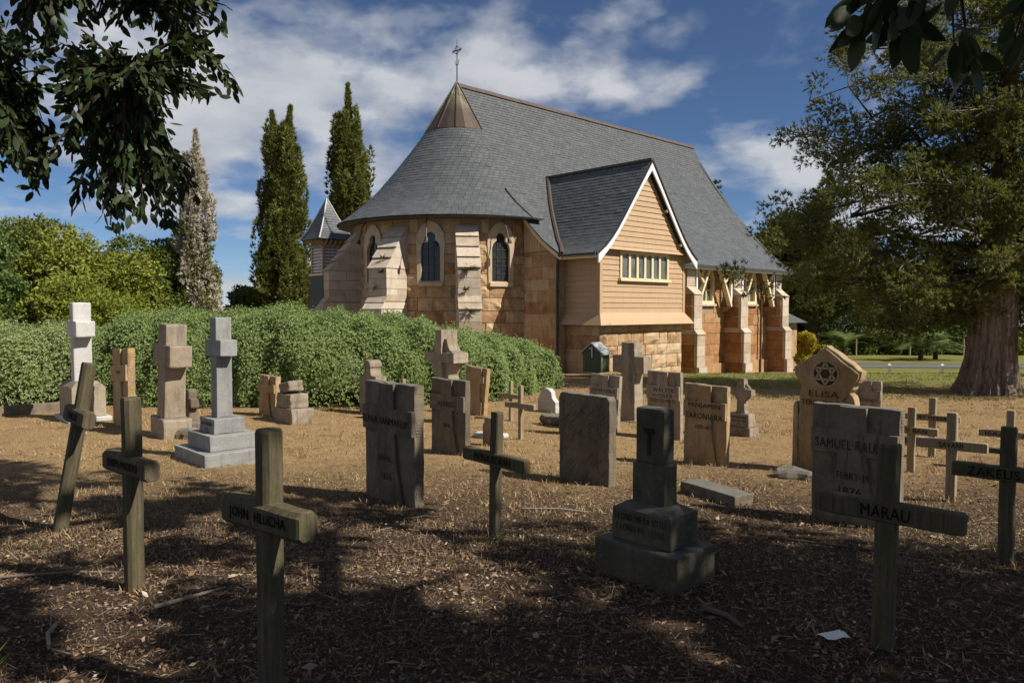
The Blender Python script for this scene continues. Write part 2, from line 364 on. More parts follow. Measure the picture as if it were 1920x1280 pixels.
M['litter'] = leaf_mat('dead_leaf_litter', [(0.034,0.023,0.016),(0.095,0.058,0.036),(0.20,0.118,0.068),(0.30,0.205,0.13),(0.52,0.47,0.40)], trans=0.05, rough=0.75)
M['twig'] = leaf_mat('bleached_twigs', [(0.05,0.038,0.029),(0.14,0.105,0.08),(0.33,0.28,0.225)], trans=0.0, rough=0.9)
def bark_mat(name, d, l, sc=(12,12,0.7)):
    m, t, b = new_mat(name); n = noise_tex(t, pos_of(t, sc), 1.6, 8, 0.7, 0.6); n2 = noise_tex(t, pos_of(t), 2.0, 5)
    c = ramp(t, n, [(0.32, d), (0.7, l)]); c = mix(t, ramp(t, n2, [(0.5,0.0),(0.75,0.35)]), c, tuple(x*0.6 for x in d))
    t.links.new(c, b.inputs['Base Color']); b.inputs['Roughness'].default_value = 0.95; b.inputs['Specular IOR Level'].default_value = 0.1
    bump(t, b, n, 1.0, 0.05); return m
M['bark'] = bark_mat('stringy_grey_bark', (0.055,0.040,0.031), (0.36,0.275,0.21))
M['dark_bark'] = bark_mat('dark_bark', (0.035,0.027,0.020), (0.10,0.078,0.058))
M['pale_bark'] = bark_mat('pale_grey_bark', (0.12,0.10,0.085), (0.34,0.31,0.27))
# ground: bare soil and litter by the camera, dry turf among the graves, greener lawn by the church
m, t, b = new_mat('churchyard_ground'); p = pos_of(t); sx = nd(t, 'ShaderNodeSeparateXYZ'); t.links.new(p, sx.inputs[0])
n1 = noise_tex(t, p, 0.35, 6, 0.6); n2 = noise_tex(t, p, 2.3, 7, 0.65); n3 = noise_tex(t, p, 26, 6, 0.75)
dry = ramp(t, n3, [(0.25,(0.16,0.100,0.050)),(0.5,(0.30,0.198,0.098)),(0.75,(0.44,0.31,0.165))])
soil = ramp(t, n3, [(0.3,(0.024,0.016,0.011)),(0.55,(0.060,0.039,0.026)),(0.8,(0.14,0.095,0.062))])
green = ramp(t, n3, [(0.25,(0.075,0.095,0.020)),(0.6,(0.150,0.170,0.034)),(0.85,(0.25,0.245,0.07))])
dirt = ramp(t, n3, [(0.3,(0.20,0.12,0.06)),(0.7,(0.36,0.23,0.12))])
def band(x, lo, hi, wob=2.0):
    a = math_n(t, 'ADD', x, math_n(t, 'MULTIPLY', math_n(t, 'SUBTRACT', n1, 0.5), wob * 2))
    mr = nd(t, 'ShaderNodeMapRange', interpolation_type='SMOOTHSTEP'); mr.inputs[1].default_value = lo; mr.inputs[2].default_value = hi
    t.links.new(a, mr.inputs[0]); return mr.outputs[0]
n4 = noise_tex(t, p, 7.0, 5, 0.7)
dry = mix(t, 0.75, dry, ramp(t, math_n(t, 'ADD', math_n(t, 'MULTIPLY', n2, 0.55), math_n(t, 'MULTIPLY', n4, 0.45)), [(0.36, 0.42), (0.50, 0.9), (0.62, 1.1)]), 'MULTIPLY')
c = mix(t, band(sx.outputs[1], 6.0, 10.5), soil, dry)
gx = math_n(t, 'MULTIPLY', band(sx.outputs[1], 18.0, 22.5, 2.5), band(sx.outputs[0], 2.5, 6.5, 1.5))
c = mix(t, math_n(t, 'MULTIPLY', gx, ramp(t, n2, [(0.3,0.35),(0.6,1.0)])), c, green)
c = mix(t, math_n(t, 'MULTIPLY', ramp(t, n2, [(0.56,0.0),(0.72,0.55)]), band(sx.outputs[1], 5.0, 9.0)), c, green)
c = mix(t, band(sx.outputs[1], 62.0, 70.0), c, green)
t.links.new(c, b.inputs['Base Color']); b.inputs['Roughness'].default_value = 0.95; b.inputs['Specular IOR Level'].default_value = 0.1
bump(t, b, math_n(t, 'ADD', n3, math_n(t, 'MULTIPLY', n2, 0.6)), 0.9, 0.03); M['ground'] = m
M['dirt'] = stone_mat('bare_orange_dirt', [(0.18,0.10,0.05),(0.30,0.18,0.09),(0.38,0.25,0.14)], (0.10,0.06,0.03), 0.4, streak=False)
M['asphalt'] = stone_mat('old_asphalt', [(0.12,0.11,0.10),(0.19,0.175,0.155),(0.26,0.24,0.21)], (0.08,0.075,0.07), 0.4, streak=False)

# ================================================================== ground
GY = [-60, 0, 4, 8, 12, 20, 25, 28, 31.5, 34, 37, 45, 60, 100, 400, 1200]
GZ = [0, 0, -.16, -.35, -.45, -.5, -.55, -.85, -1.17, -1.33, -1.5, -1.65, -1.9, -2.6, -8, -26]
def gz(y): return float(np.interp(y, GY, GZ))
def hump(x, y):
    return 0.018 * math.sin(x*1.7 + 0.6*math.sin(y*1.3)) * math.sin(y*1.1 + 1.0) + 0.03 * math.sin(x*0.43 + 1.0) * math.sin(y*0.37) * min(1.0, max(0.0, y / 6.0))
def gh(x, y): return gz(y) + (hump(x, y) if y < 22 else 0.0)
xs = np.concatenate([[-900,-300,-120,-60,-36,-26], np.arange(-20, 20.1, 0.4), [26,36,60,120,300,900]])
ys = np.concatenate([[-60,-30,-15,-8], np.arange(-4, 28, 0.4), [28,29,30.5,31.5,33,34,35.5,37,40,45,52,60,80,100,160,250,400,1200]])
GV = []
for y in ys:
    for x in xs:
        z = gh(x, y)
        if -1 < y < 12 and abs(x) < 12: z += 0.02 * mnoise.noise(Vector((x*2.1, y*2.1, 0.3)))
        GV.append((x, y, z))
nx_ = len(xs)
iy, ix = np.meshgrid(np.arange(len(ys)-1), np.arange(nx_-1), indexing='ij')
a0 = (iy*nx_ + ix).ravel()
GF = np.stack([a0, a0+1, a0+nx_+1, a0+nx_], 1)
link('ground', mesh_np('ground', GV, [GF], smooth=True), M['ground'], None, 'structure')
def sheet(name, pts, mat, dz, n=14):
    """a strip laid on the ground: pts = list of (left_xy, right_xy)"""
    V = []; F = []
    for (a, c) in pts:
        for k in range(n + 1):
            x = a[0] + (c[0]-a[0])*k/n; y = a[1] + (c[1]-a[1])*k/n
            V.append((x, y, gh(x, y) + dz))
    for i in range(len(pts)-1):
        for k in range(n): F.append((i*(n+1)+k, i*(n+1)+k+1, (i+1)*(n+1)+k+1, (i+1)*(n+1)+k))
    me = bpy.data.meshes.new(name); me.from_pydata(V, [], F); me.update()
    return link(name, me, mat, None, 'structure')
sheet('road', [((8.0 + 2.0*i, 41.0 - 0.12*i - 0.010*i*i), (8.0 + 2.0*i, 46.5 - 0.12*i - 0.010*i*i)) for i in range(0, 24)], M['asphalt'], 0.012)
sheet('path', [((7.0 + 2.0*i, 36.6 - 0.35*i), (7.0 + 2.0*i, 37.4 - 0.35*i)) for i in range(2, 14)], M['dirt'], 0.008)

# ================================================================== church
church = thing('church', 'sandstone church with round apse and steep grey slate roof', 'church', (-2.177, 30.0, 0.0), R(43.4))
def c3(u, v, z): return (u, -v, z)
AP = [(0.0,10.53),(0.36,9.92),(0.95,8.98),(1.73,7.88),(2.47,6.93),(3.1,6.17),(3.5,5.76),(3.87,5.42),(4.32,5.07),(4.70,4.80)]
NP = [(0.0,10.53),(0.36,9.92),(0.95,8.98),(1.73,7.88),(2.47,6.93),(3.1,6.17),(3.5,5.70),(3.9,5.25),(4.57,4.55),(5.2,3.98),(6.0,3.45)]
XP = [(0.0,6.76),(0.5,6.10),(1.0,5.44),(1.5,4.78),(1.9,4.28),(2.2,3.95),(2.5,3.68),(2.85,3.44)]
def pf(P, r): return float(np.interp(r, [p[0] for p in P], [p[1] for p in P]))
def samples(P, step):
    """points every `step` along a profile"""
    out = []; d = [0]
    for a, b_ in zip(P, P[1:]): d.append(d[-1] + math.hypot(b_[0]-a[0], b_[1]-a[1]))
    L = d[-1]; n = int(L/step)
    for k in range(n+1):
        s = L - k*step          # from the eave upwards
        out.append((float(np.interp(s, d, [p[0] for p in P])), float(np.interp(s, d, [p[1] for p in P]))))
    return out
# --- roof bases
mb = MB()
angs = [R(88 + 4*k) for k in range(47)]
for i in range(len(AP)-1):
    for a, b_ in zip(angs, angs[1:]):
        q = [(AP[i][0]*math.cos(a), AP[i][0]*math.sin(a), AP[i][1]), (AP[i][0]*math.cos(b_), AP[i][0]*math.sin(b_), AP[i][1]),
             (AP[i+1][0]*math.cos(b_), AP[i+1][0]*math.sin(b_), AP[i+1][1]), (AP[i+1][0]*math.cos(a), AP[i+1][0]*math.sin(a), AP[i+1][1])]
        mb.poly([c3(x, y, z-0.02) for x, y, z in q], [(0,1,2,3)])
# soffit back to the wall
for a, b_ in zip(angs, angs[1:]):
    mb.poly([c3(4.69*math.cos(a),4.69*math.sin(a),4.77), c3(4.69*math.cos(b_),4.69*math.sin(b_),4.77), c3(4.0*math.cos(b_),4.0*math.sin(b_),4.74), c3(4.0*math.cos(a),4.0*math.sin(a),4.74)], [(0,1,2,3)])
apse_roof = mb.build('apse_roof', M['slate'], church)
U1 = 16.6
def verge(v): return -0.45 if v > 3.4 else (-0.1 if v < 3.1 else -0.1 - 0.35*(v-3.1)/0.3)
mb = MB()
for sgn in (1, -1):
    for (v0, z0), (v1, z1) in zip(NP, NP[1:]):
        for k in range(8):
            ua0 = verge(v0) + (U1-verge(v0))*k/8; ua1 = verge(v0) + (U1-verge(v0))*(k+1)/8
            ub0 = verge(v1) + (U1-verge(v1))*k/8; ub1 = verge(v1) + (U1-verge(v1))*(k+1)/8
            mb.poly([c3(ua0, sgn*v0, z0-0.02), c3(ub0, sgn*v1, z1-0.02), c3(ub1, sgn*v1, z1-0.02), c3(ua1, sgn*v0, z0-0.02)], [(0,1,2,3)])
            mb.poly([c3(ua0, sgn*v0, z0-0.09), c3(ub0, sgn*v1, z1-0.09), c3(ub1, sgn*v1, z1-0.09), c3(ua1, sgn*v0, z0-0.09)], [(0,3,2,1)])
nave_roof = mb.build('nave_roof', M['slate'], church)
XC, XV = 2.45, 7.58
def nave_v_at(z): return float(np.interp(z, [p[1] for p in NP][::-1], [p[0] for p in NP][::-1]))
mb = MB()
for sgn in (-1, 1):
    for (d0, z0), (d1, z1) in zip(XP, XP[1:]):
        va, vb = nave_v_at(z0) - 0.1, nave_v_at(z1) - 0.1
        mb.poly([c3(XC+sgn*d0, va, z0-0.02), c3(XC+sgn*d0, XV, z0-0.02), c3(XC+sgn*d1, XV, z1-0.02), c3(XC+sgn*d1, vb, z1-0.02)], [(0,1,2,3)])
        mb.poly([c3(XC+sgn*d0, va, z0-0.1), c3(XC+sgn*d0, XV, z0-0.1), c3(XC+sgn*d1, XV, z1-0.1), c3(XC+sgn*d1, vb, z1-0.1)], [(3,2,1,0)])
annex_roof = mb.build('annex_roof', M['slate'], church)
# --- slates. Every slate is its own thin tilted plate; 300 of the largest in view are objects
singles = []          # (parent, points, rnd)
allS = MB()
SF = [(0,1,2,3),(3,2,6,7),(0,3,7,4),(2,1,5,6)]
def slate(parent, tl, tr, br, bl, nrm, single):
    """corner points on the roof surface; the lower edge stands proud of the course below"""
    n = Vector(nrm).normalized(); lift = 0.015 + random.uniform(-0.003, 0.004)
    tl, tr, br, bl = (Vector(p) for p in (tl, tr, br, bl))
    t0 = [tl + n*0.004, tr + n*0.004, br + n*(lift + random.uniform(-0.003, 0.003)), bl + n*lift]
    b0 = [tl - n*0.006, tr - n*0.006, br + n*(lift-0.014), bl + n*(lift-0.014)]
    if random.random() < 0.012: sl_ = n*random.uniform(0.008, 0.02); t0[2] += sl_; t0[3] += sl_*random.uniform(0.2, 1.0); b0[2] += sl_; b0[3] += sl_*0.6      # a lifted or slipped slate
    r_ = random.random()
    if single: singles.append((parent, t0 + b0, r_))
    else: allS.poly(t0 + b0, SF, r_)
SW, ST = 0.24, 0.150
# apse slates
pts = samples(AP, ST); k = 0
for k in range(len(pts)-1):
    (r0, z0), (r1, z1) = pts[k], pts[k+1]
    if r1 < 1.22: break
    rt, zt = r1 - 0.04, z1 + 0.045
    n_s = max(8, int(math.pi * r0 * 1.02 / SW)); da = R(184) / n_s; off = (k % 2) * 0.5 * da + random.uniform(-0.1, 0.1)*da
    a = R(88) - off
    for j in range(n_s + 1):
        w = da * (1 + random.uniform(-0.03, 0.03)); g = 0.006 / r0
        aa, ab = R(88) - off + j*da + g, R(88) - off + (j+1)*da - g
        if aa < R(86) or ab > R(274): continue
        am = (aa + ab)/2; nr = (math.cos(am)*0.55, -math.sin(am)*0.55, 0.75)
        def P(r, ang, z): return c3(r*math.cos(ang), r*math.sin(ang), z)
        slate(apse_roof, P(rt, aa, zt), P(rt, ab, zt), P(r0, ab, z0), P(r0, aa, z0), nr, R(102) < am < R(172) and k < 30)
# nave slates
pts = samples(NP, ST)
for sgn in (1, -1):
    for k in range(len(pts)-1):
        (v0, z0), (v1, z1) = pts[k], pts[k+1]
        if v0 < 0.12: break
        vt, zt = max(0.02, v1 - 0.04), z1 + 0.045
        dv, dz = v0 - v1, z1 - z0; L_ = math.hypot(dv, dz); nr = (0, -sgn*dz/L_, dv/L_)
        u = verge(v0) - (k % 2)*SW/2
        while u < U1 - 0.02:
            w = SW * (1 + random.uniform(-0.04, 0.04)); ua, ub = max(u, verge(v0)) + 0.005, min(u + w, U1) - 0.005
            u += w
            if ub - ua < 0.04: continue
            slate(nave_roof, c3(ua, sgn*vt, zt), c3(ub, sgn*vt, zt), c3(ub, sgn*v0, z0), c3(ua, sgn*v0, z0), nr, False)
# annex slates
pts = samples(XP, 0.155)
for sgn in (-1, 1):
    for k in range(len(pts)-1):
        (d0, z0), (d1, z1) = pts[k], pts[k+1]
        if d0 < 0.1: break
        dt, zt = max(0.02, d1 - 0.04), z1 + 0.045
        dd, dz = d0 - d1, z1 - z0; L_ = math.hypot(dd, dz); nr = (sgn*dz/L_, 0, dd/L_)
        vs0 = nave_v_at(zt) - 0.02; v = XV + 0.02 + (k % 2)*SW/2
        while v > vs0:
            w = SW*1.05*(1 + random.uniform(-0.04, 0.04)); vb, va = min(v, XV+0.02) - 0.005, max(v - w, vs0) + 0.005
            v -= w
            if vb - va < 0.04: continue
            slate(annex_roof, c3(XC+sgn*dt, vb, zt), c3(XC+sgn*dt, va, zt), c3(XC+sgn*d0, va, z0), c3(XC+sgn*d0, vb, z0), nr, sgn < 0 and k < 8)
random.shuffle(singles)
singles.sort(key=lambda s: -(s[0] is annex_roof) * 0.0 + s[1][3][2] * 0.0)
keep = [s for s in singles if s[0] is annex_roof][:90]
keep += [s for s in singles if s[0] is apse_roof][:300 - len(keep)]
kid = set(id(s) for s in keep)
for s_ in singles:
    if id(s_) in kid:
        mb = MB(); o0 = s_[1][0]
        mb.poly([p - o0 for p in s_[1]], SF, s_[2]); o = mb.build('slate', M['slate'], s_[0]); o.location = o0
    else: allS.poly(s_[1], SF, s_[2])
allS.build('slate_courses', M['slate'], church, 'stuff')
# --- copper cap over the apse point, ribs, ridge capping, verge trims
mb = MB(); N = 12
capz, capr = pf(AP, 1.28), 1.31
ca = [R(83 + 194*k/N) for k in range(N+1)]
for a, b_ in zip(ca, ca[1:]):
    mb.poly([c3(0,0,10.60), c3(capr*math.cos(a), capr*math.sin(a), capz+0.02), c3(capr*math.cos(b_), capr*math.sin(b_), capz+0.02)], [(0,1,2)])
    mb.poly([c3(capr*math.cos(a), capr*math.sin(a), capz+0.02), c3(capr*math.cos(b_), capr*math.sin(b_), capz+0.02), c3(capr*math.cos(b_), capr*math.sin(b_), capz-0.03), c3(capr*math.cos(a), capr*math.sin(a), capz-0.03)], [(0,1,2,3)])
cap = mb.build('copper_cap', M['copper'], church)
for k in (0, 3, 5, 7, 9, 12):
    mb = MB(); a = ca[k]
    mb.bar(c3(0.03*math.cos(a), 0.03*math.sin(a), 10.59), c3(capr*math.cos(a), capr*math.sin(a), capz+0.035), 0.035, 0.05)
    mb.build('standing_seam', M['copper'], cap)
mb = MB()
for k in range(34):
    ua, ub = -0.02 + 0.49*k, -0.02 + 0.49*(k+1) - 0.012
    zt = 10.575 + random.uniform(-0.006, 0.006)
    mb.poly([c3(ua,-0.15,zt-0.19), c3(ua,0,zt), c3(ua,0.15,zt-0.19), c3(ub,-0.15,zt-0.19), c3(ub,0,zt), c3(ub,0.15,zt-0.19)], [(0,1,4,3),(1,2,5,4),(0,3,5,2)])
mb.build('ridge_capping', M['brown_metal'], church)
# finial
fin = part('finial_cross', church)
mb = MB(); mb.tube([c3(0,0,10.4), c3(0,0,11.2), c3(0,0,12.28)], [0.028,0.024,0.008], 8); mb.build('rod', M['iron'], fin)
mb = MB(); mb.bar(c3(0,-0.28,11.82), c3(0,0.28,11.82), 0.03, 0.03); mb.bar(c3(-0.1,0,11.82), c3(0.1,0,11.82), 0.025, 0.025); mb.build('cross_bar', M['iron'], fin)
for s in (-1, 1):
    mb = MB(); mb.tube([c3(0,0,11.22), c3(0,s*0.07,11.28), c3(0,s*0.12,11.40), c3(0,s*0.10,11.45)], 0.014, 6); mb.build('scroll', M['iron'], fin)
    for q in (0, 1):
        mb = MB(); z_ = 11.82 + (0.10 if q else -0.10)
        mb.tube([c3(0,0,11.82 + (0.2 if q else -0.2)), c3(0,s*0.06,z_+0.03), c3(0,s*0.10,z_), c3(0,s*0.19,11.82)], 0.012, 6); mb.build('scroll', M['iron'], fin)
    mb = MB(); mb.bar(c3(0,s*0.24,11.75), c3(0,s*0.24,11.89), 0.02, 0.02); mb.build('fleur', M['iron'], fin)

# --- generic coursed walls --------------------------------------------------
def intervals(a0, a1, z0, z1, holes):
    iv = [(a0, a1)]
    for (h0, h1, hz0, hz1) in holes:
        if z0 < hz1 - 0.02 and z1 > hz0 + 0.02:
            nv = []
            for (p, q) in iv:
                if h1 <= p or h0 >= q: nv.append((p, q)); continue
                if h0 > p: nv.append((p, h0))
                if h1 < q: nv.append((h1, q))
            iv = nv
    return iv
def block_mesh(Pf, a0, a1, z0, z1, amp, back, nx, nz, slope=0.0):
    V = []; F = []
    for j in range(nz+1):
        for i in range(nx+1):
            a = a0 + (a1-a0)*i/nx; z = z0 + (z1-z0)*j/nz
            edge = i in (0, nx) or j in (0, nz)
            d = random.uniform(-0.004, 0.004) if edge else amp*random.uniform(0.15, 1.0)
            if edge and amp > 0.03: d += amp*0.25*random.random()
            V.append(Pf(a, z, d))
    for j in range(nz):
        for i in range(nx):
            F.append((j*(nx+1)+i, j*(nx+1)+i+1, (j+1)*(nx+1)+i+1, (j+1)*(nx+1)+i))
    ring = [i for i in range(nx+1)] + [(j+1)*(nx+1)+nx for j in range(nz)] + [nz*(nx+1)+i for i in range(nx-1, -1, -1)] + [j*(nx+1) for j in range(nz-1, 0, -1)]
    b0 = len(V)
    for r_ in ring:
        i, j = r_ % (nx+1), r_ // (nx+1)
        V.append(Pf(a0 + (a1-a0)*i/nx, z0 + (z1-z0)*j/nz, -back))
    n = len(ring)
    for k in range(n): F.append((ring[k], b0+k, b0+(k+1)%n, ring[(k+1)%n]))
    o = Vector(V[0]); me = bpy.data.meshes.new('stone')
    me.from_pydata([tuple(Vector(p)-o) for p in V], [], F); me.update()
    return me, o
def coursed(parent, mat, Pf, a0, a1, z0, z1, course, length, amp=0.012, gap=0.010, ascale=1.0, holes=(), vary=0.25, skip=None, back=0.06, nxz=(3,2), name='stone'):
    z = z0; i = 0
    while z < z1 - 0.05:
        h = course * random.uniform(1-vary*0.6, 1+vary*0.6)
        if z + h > z1 - 0.12: h = z1 - z
        for (p, q) in intervals(a0, a1, z, z+h, holes):
            a = p; first = True
            while a < q - 1e-4:
                l = length/ascale * random.uniform(1-vary, 1+vary) * (0.55 if first and i % 2 else 1.0); first = False
                if a + l > q - 0.35*length/ascale: l = q - a
                if not (skip and skip((a+l/2), z+h/2)):
                    g = gap/ascale/2
                    me, o = block_mesh(Pf, a+g, a+l-g, z+gap/2, z+h-gap/2, amp*random.uniform(0.5, 1.4), back, *nxz)
                    ob = link(name, me, mat, parent); ob.location = o
                a += l
        z += h; i += 1
def wall_sheet(name, parent, mat, Pf, a0, a1, z0, z1, holes=(), step=None, depth=-0.02):
    zs = sorted(set([z0, z1] + [max(z0, min(z1, h)) for hh in holes for h in hh[2:]]))
    mb = MB()
    for za, zb in zip(zs, zs[1:]):
        if zb - za < 1e-4: continue
        for (p, q) in intervals(a0, a1, za, zb, holes):
            n = max(1, int(math.ceil((q-p)/(step or 1e9))))
            for k in range(n):
                x0, x1 = p + (q-p)*k/n, p + (q-p)*(k+1)/n
                mb.poly([Pf(x0, za, depth), Pf(x1, za, depth), Pf(x1, zb, depth), Pf(x0, zb, depth)], [(0,1,2,3)])
    return mb.build(name, mat, parent)
# --- apse wall
RW = 4.08
def Pap(a, z, d): return c3((RW+d)*math.cos(a), (RW+d)*math.sin(a), z)
WINA = [107.5, 142.5, 177.5]
hw = 0.45/RW
aholes = [(R(a)-hw, R(a)+hw, 2.44, 4.32) for a in WINA]
iholes = [(R(a)-0.40/RW, R(a)+0.40/RW, 2.5, 4.30) for a in WINA]
apse_wall = wall_sheet('apse_wall', church, M['mortar'], Pap, R(85), R(275), -1.6, 4.78, iholes, R(4))
bands = [(R(125-5.3), R(125+5.3)), (R(160-5.3), R(160+5.3)), (R(195-5.3), R(195+5.3))]
def skip_b(a, z): return any(p < a < q for p, q in bands)
# rock faced below the sills, smoother between the windows; the hedge hides what is lower
coursed(apse_wall, M['wall_stone'], Pap, R(91), R(193), 0.35, 2.42, 0.42, 0.78, 0.085, 0.022, RW, (), 0.3, skip_b, nxz=(4,3))
coursed(apse_wall, M['wall_stone'], Pap, R(91), R(193), 2.42, 4.74, 0.36, 0.62, 0.045, 0.020, RW, aholes, 0.3, skip_b, nxz=(3,3))
def ring_window(parent, frame, inner, outer, d_front, d_in, mat, glass_mat, sill=None, bars=()):
    """a stone surround round an opening; frame(t, z, d) maps to space; inner / outer matched point lists"""
    w = part('window', parent); mb = MB(); n = len(inner)
    V = [frame(t, z, d_front) for t, z in outer] + [frame(t, z, d_front) for t, z in inner] + [frame(t, z, d_in) for t, z in inner] + [frame(t, z, -0.06) for t, z in outer]
    F = []
    for k in range(n):
        j = (k+1) % n
        F += [(k, j, n+j, n+k), (n+k, n+j, 2*n+j, 2*n+k), (3*n+k, 3*n+j, j, k)]
    mb.poly(V, F); mb.build('surround', mat, w)
    mb = MB(); mb.poly([frame(t, z, d_in+0.02) for t, z in inner], [tuple(range(n))]); mb.build('pane', glass_mat, w)
    for (p, q) in bars:
        mb = MB(); mb.bar(frame(*p, d_in+0.03), frame(*q, d_in+0.03), 0.02, 0.02); mb.build('glazing_bar', M['iron'], w)
    if sill:
        t0, t1, z0, z1, d0, d1 = sill; mb = MB()
        mb.hull8([frame(t0,z0,d0), frame(t1,z0,d0), frame(t1,z0,d1), frame(t0,z0,d1), frame(t0,z1,d0), frame(t1,z1,d0), frame(t1,z1-0.05,d1), frame(t0,z1-0.05,d1)])
        mb.build('sill', mat, w)
    return w
for wa in WINA:
    A = R(wa)
    def fr(t, z, d, A=A):
        return c3((RW+d)*math.cos(A) - t*math.sin(A), (RW+d)*math.sin(A) + t*math.cos(A), z)
    inner = [(-0.345,2.58),(0.345,2.58),(0.345,3.72),(0.30,3.88),(0.18,3.99)]
    inner += [(0.185*math.cos(R(q)), 4.10 + 0.18*math.sin(R(q))) for q in (-20, 10, 40, 70, 90, 110, 140, 170, 200)]
    inner += [(-0.18,3.99),(-0.30,3.88),(-0.345,3.72)]
    outer = [(-0.47,2.43),(0.47,2.43),(0.50,3.60),(0.52,3.9),(0.50,4.08),(0.47,4.22),(0.40,4.36),(0.27,4.52),(0.14,4.62),(0.0,4.66),(-0.14,4.62),(-0.27,4.52),(-0.40,4.36),(-0.47,4.22),(-0.50,4.08),(-0.52,3.9),(-0.50,3.60)]
    ring_window(church, fr, inner, outer, 0.026, -0.12, M['surround'], M['glass'], (-0.44,0.44,2.40,2.585,-0.08,0.10),
                [((-0.34, z), (0.34, z)) for z in (2.86, 3.14, 3.42, 3.70)] + [((-0.1,2.58),(-0.1,3.95)), ((0.1,2.58),(0.1,3.95))])
    fl = part('floodlight', church)
    mb = MB(); mb.tube([fr(0.05,4.72,0.25), fr(0.03,4.5,0.45), fr(0.0,4.32,0.50), fr(-0.02,4.02,0.62)], 0.018, 6); mb.build('arm', M['lamp_metal'], fl)
    mb = MB(); mb.tube([fr(-0.02,4.05,0.60), fr(-0.03,3.88,0.66)], [0.045,0.085], 10); hd = mb.build('lamp_head', M['lamp_metal'], fl)
    mb = MB(); mb.tube([fr(-0.03,3.882,0.66), fr(-0.032,3.862,0.668)], [0.07,0.03], 10); mb.build('lens', M['galv'], hd)
# apse buttresses
def buttress(ang, r1=5.28, r2=5.58, w=0.74, zg=-1.0):
    A = R(ang); bt = part('buttress', church); hw_ = w/2
    def fr(t, r, z): return c3(r*math.cos(A) - t*math.sin(A), r*math.sin(A) + t*math.cos(A), z)
    def stone(name, ra0, ra1, z0, z1, ra1t=None, grow=0.0, mat='pale_stone'):
        """a block from the wall out to ra1 (ra1t at its top)"""
        g = 0.006; h = hw_ + grow; ra1t = ra1 if ra1t is None else ra1t; j = lambda: random.uniform(-0.006, 0.006)
        mb = MB()
        mb.hull8([fr(-h+j(),ra0,z0+g), fr(h+j(),ra0,z0+g), fr(h+j(),ra1+j(),z0+g), fr(-h+j(),ra1+j(),z0+g), fr(-h+j(),ra0,z1-g), fr(h+j(),ra0,z1-g), fr(h+j(),ra1t+j(),z1-g), fr(-h+j(),ra1t+j(),z1-g)], random.random())
        mb.build(name, M[mat], bt)
    def courses(z0, z1, r, n):
        for k in range(n):
            za, zb = z0 + (z1-z0)*k/n, z0 + (z1-z0)*(k+1)/n
            if k % 2: stone('stone', 4.0, r, za, zb)
            else:
                m_ = 4.0 + (r-4.0)*random.uniform(0.4, 0.6); stone('stone', 4.0, m_-0.005, za, zb); stone('stone', m_+0.005, r, za, zb)
    courses(zg, 1.62, r2, 6)
    courses(1.95, 3.0, r1, 3)
    for k in range(2):      # lower weathering: two overlapping slabs
        za, zb = 1.62 + 0.22*k, 1.62 + 0.22*(k+1) + 0.05
        ra, rb = r2 + 0.06 - 0.17*k, r2 + 0.01 - 0.17*(k+1) - 0.03
        mb = MB(); h = hw_ + 0.025
        mb.hull8([fr(-h,4.0,za), fr(h,4.0,za), fr(h,ra,za), fr(-h,ra,za), fr(-h,4.0,zb), fr(h,4.0,zb), fr(h,rb,zb), fr(-h,rb,zb)], random.random()); mb.build('weathering_slab', M['pale_stone'], bt)
    for k in range(4):
        za, zb = 3.0 + 0.37*k, 3.0 + 0.37*(k+1) + 0.01
        ra, rb = r1 + 0.07 - 0.29*k, r1 + 0.01 - 0.29*(k+1) - 0.03
        mb = MB(); h = hw_ + 0.025
        mb.hull8([fr(-h,4.0,za), fr(h,4.0,za), fr(h,ra,za), fr(-h,ra,za), fr(-h,4.0,zb), fr(h,4.0,zb), fr(h,rb,zb), fr(-h,rb,zb)], random.random()); mb.build('weathering_slab', M['pale_stone'], bt)
    return fr
bfr = [buttress(a) for a in (125, 160, 195)]
# --- east return wall of the nave
def Pe(a, z, d): return c3(-0.28 - d, a, z)
ew = wall_sheet('east_wall', church, M['mortar'], Pe, 4.0, 5.74, -1.6, 3.66)
coursed(ew, M['wall_stone'], Pe, 4.05, 5.72, -0.62, 3.62, 0.40, 0.80, 0.012, 0.014, 1.0, (), 0.2)
mb = MB()     # west-facing return and side so that the pier is solid
mb.box((-0.27, -5.72, -1.6), (0.6, -5.05, 3.6)); mb.build('corner_pier', M['wall_stone'], church)
v = 4.12
while v < 5.70:
    zt = pf(NP, v+0.06) - 0.14; zt0 = pf(NP, v) - 0.14
    if zt > 3.70:
        mb = MB()
        mb.hull8([c3(-0.27,v,3.63), c3(-0.27,v+0.125,3.63), c3(-0.31,v+0.125,3.63), c3(-0.31,v,3.63), c3(-0.27,v,zt0), c3(-0.27,v+0.125,max(3.64, pf(NP, v+0.125)-0.14)), c3(-0.31,v+0.125,max(3.64, pf(NP, v+0.125)-0.14)), c3(-0.31,v,zt0)])
        mb.build('vertical_board', M['board'], church)
    v += 0.137
mb = MB()     # verge board and gutter along the slanting east verge
for a, b_ in zip([3.9,4.3,4.7,5.1,5.5,5.9], [4.3,4.7,5.1,5.5,5.9,6.05]):
    mb.bar(c3(-0.42,a,pf(NP,a)-0.12), c3(-0.42,b_,pf(NP,b_)-0.12), 0.04, 0.12)
mb.build('verge_board', M['cream'], church)
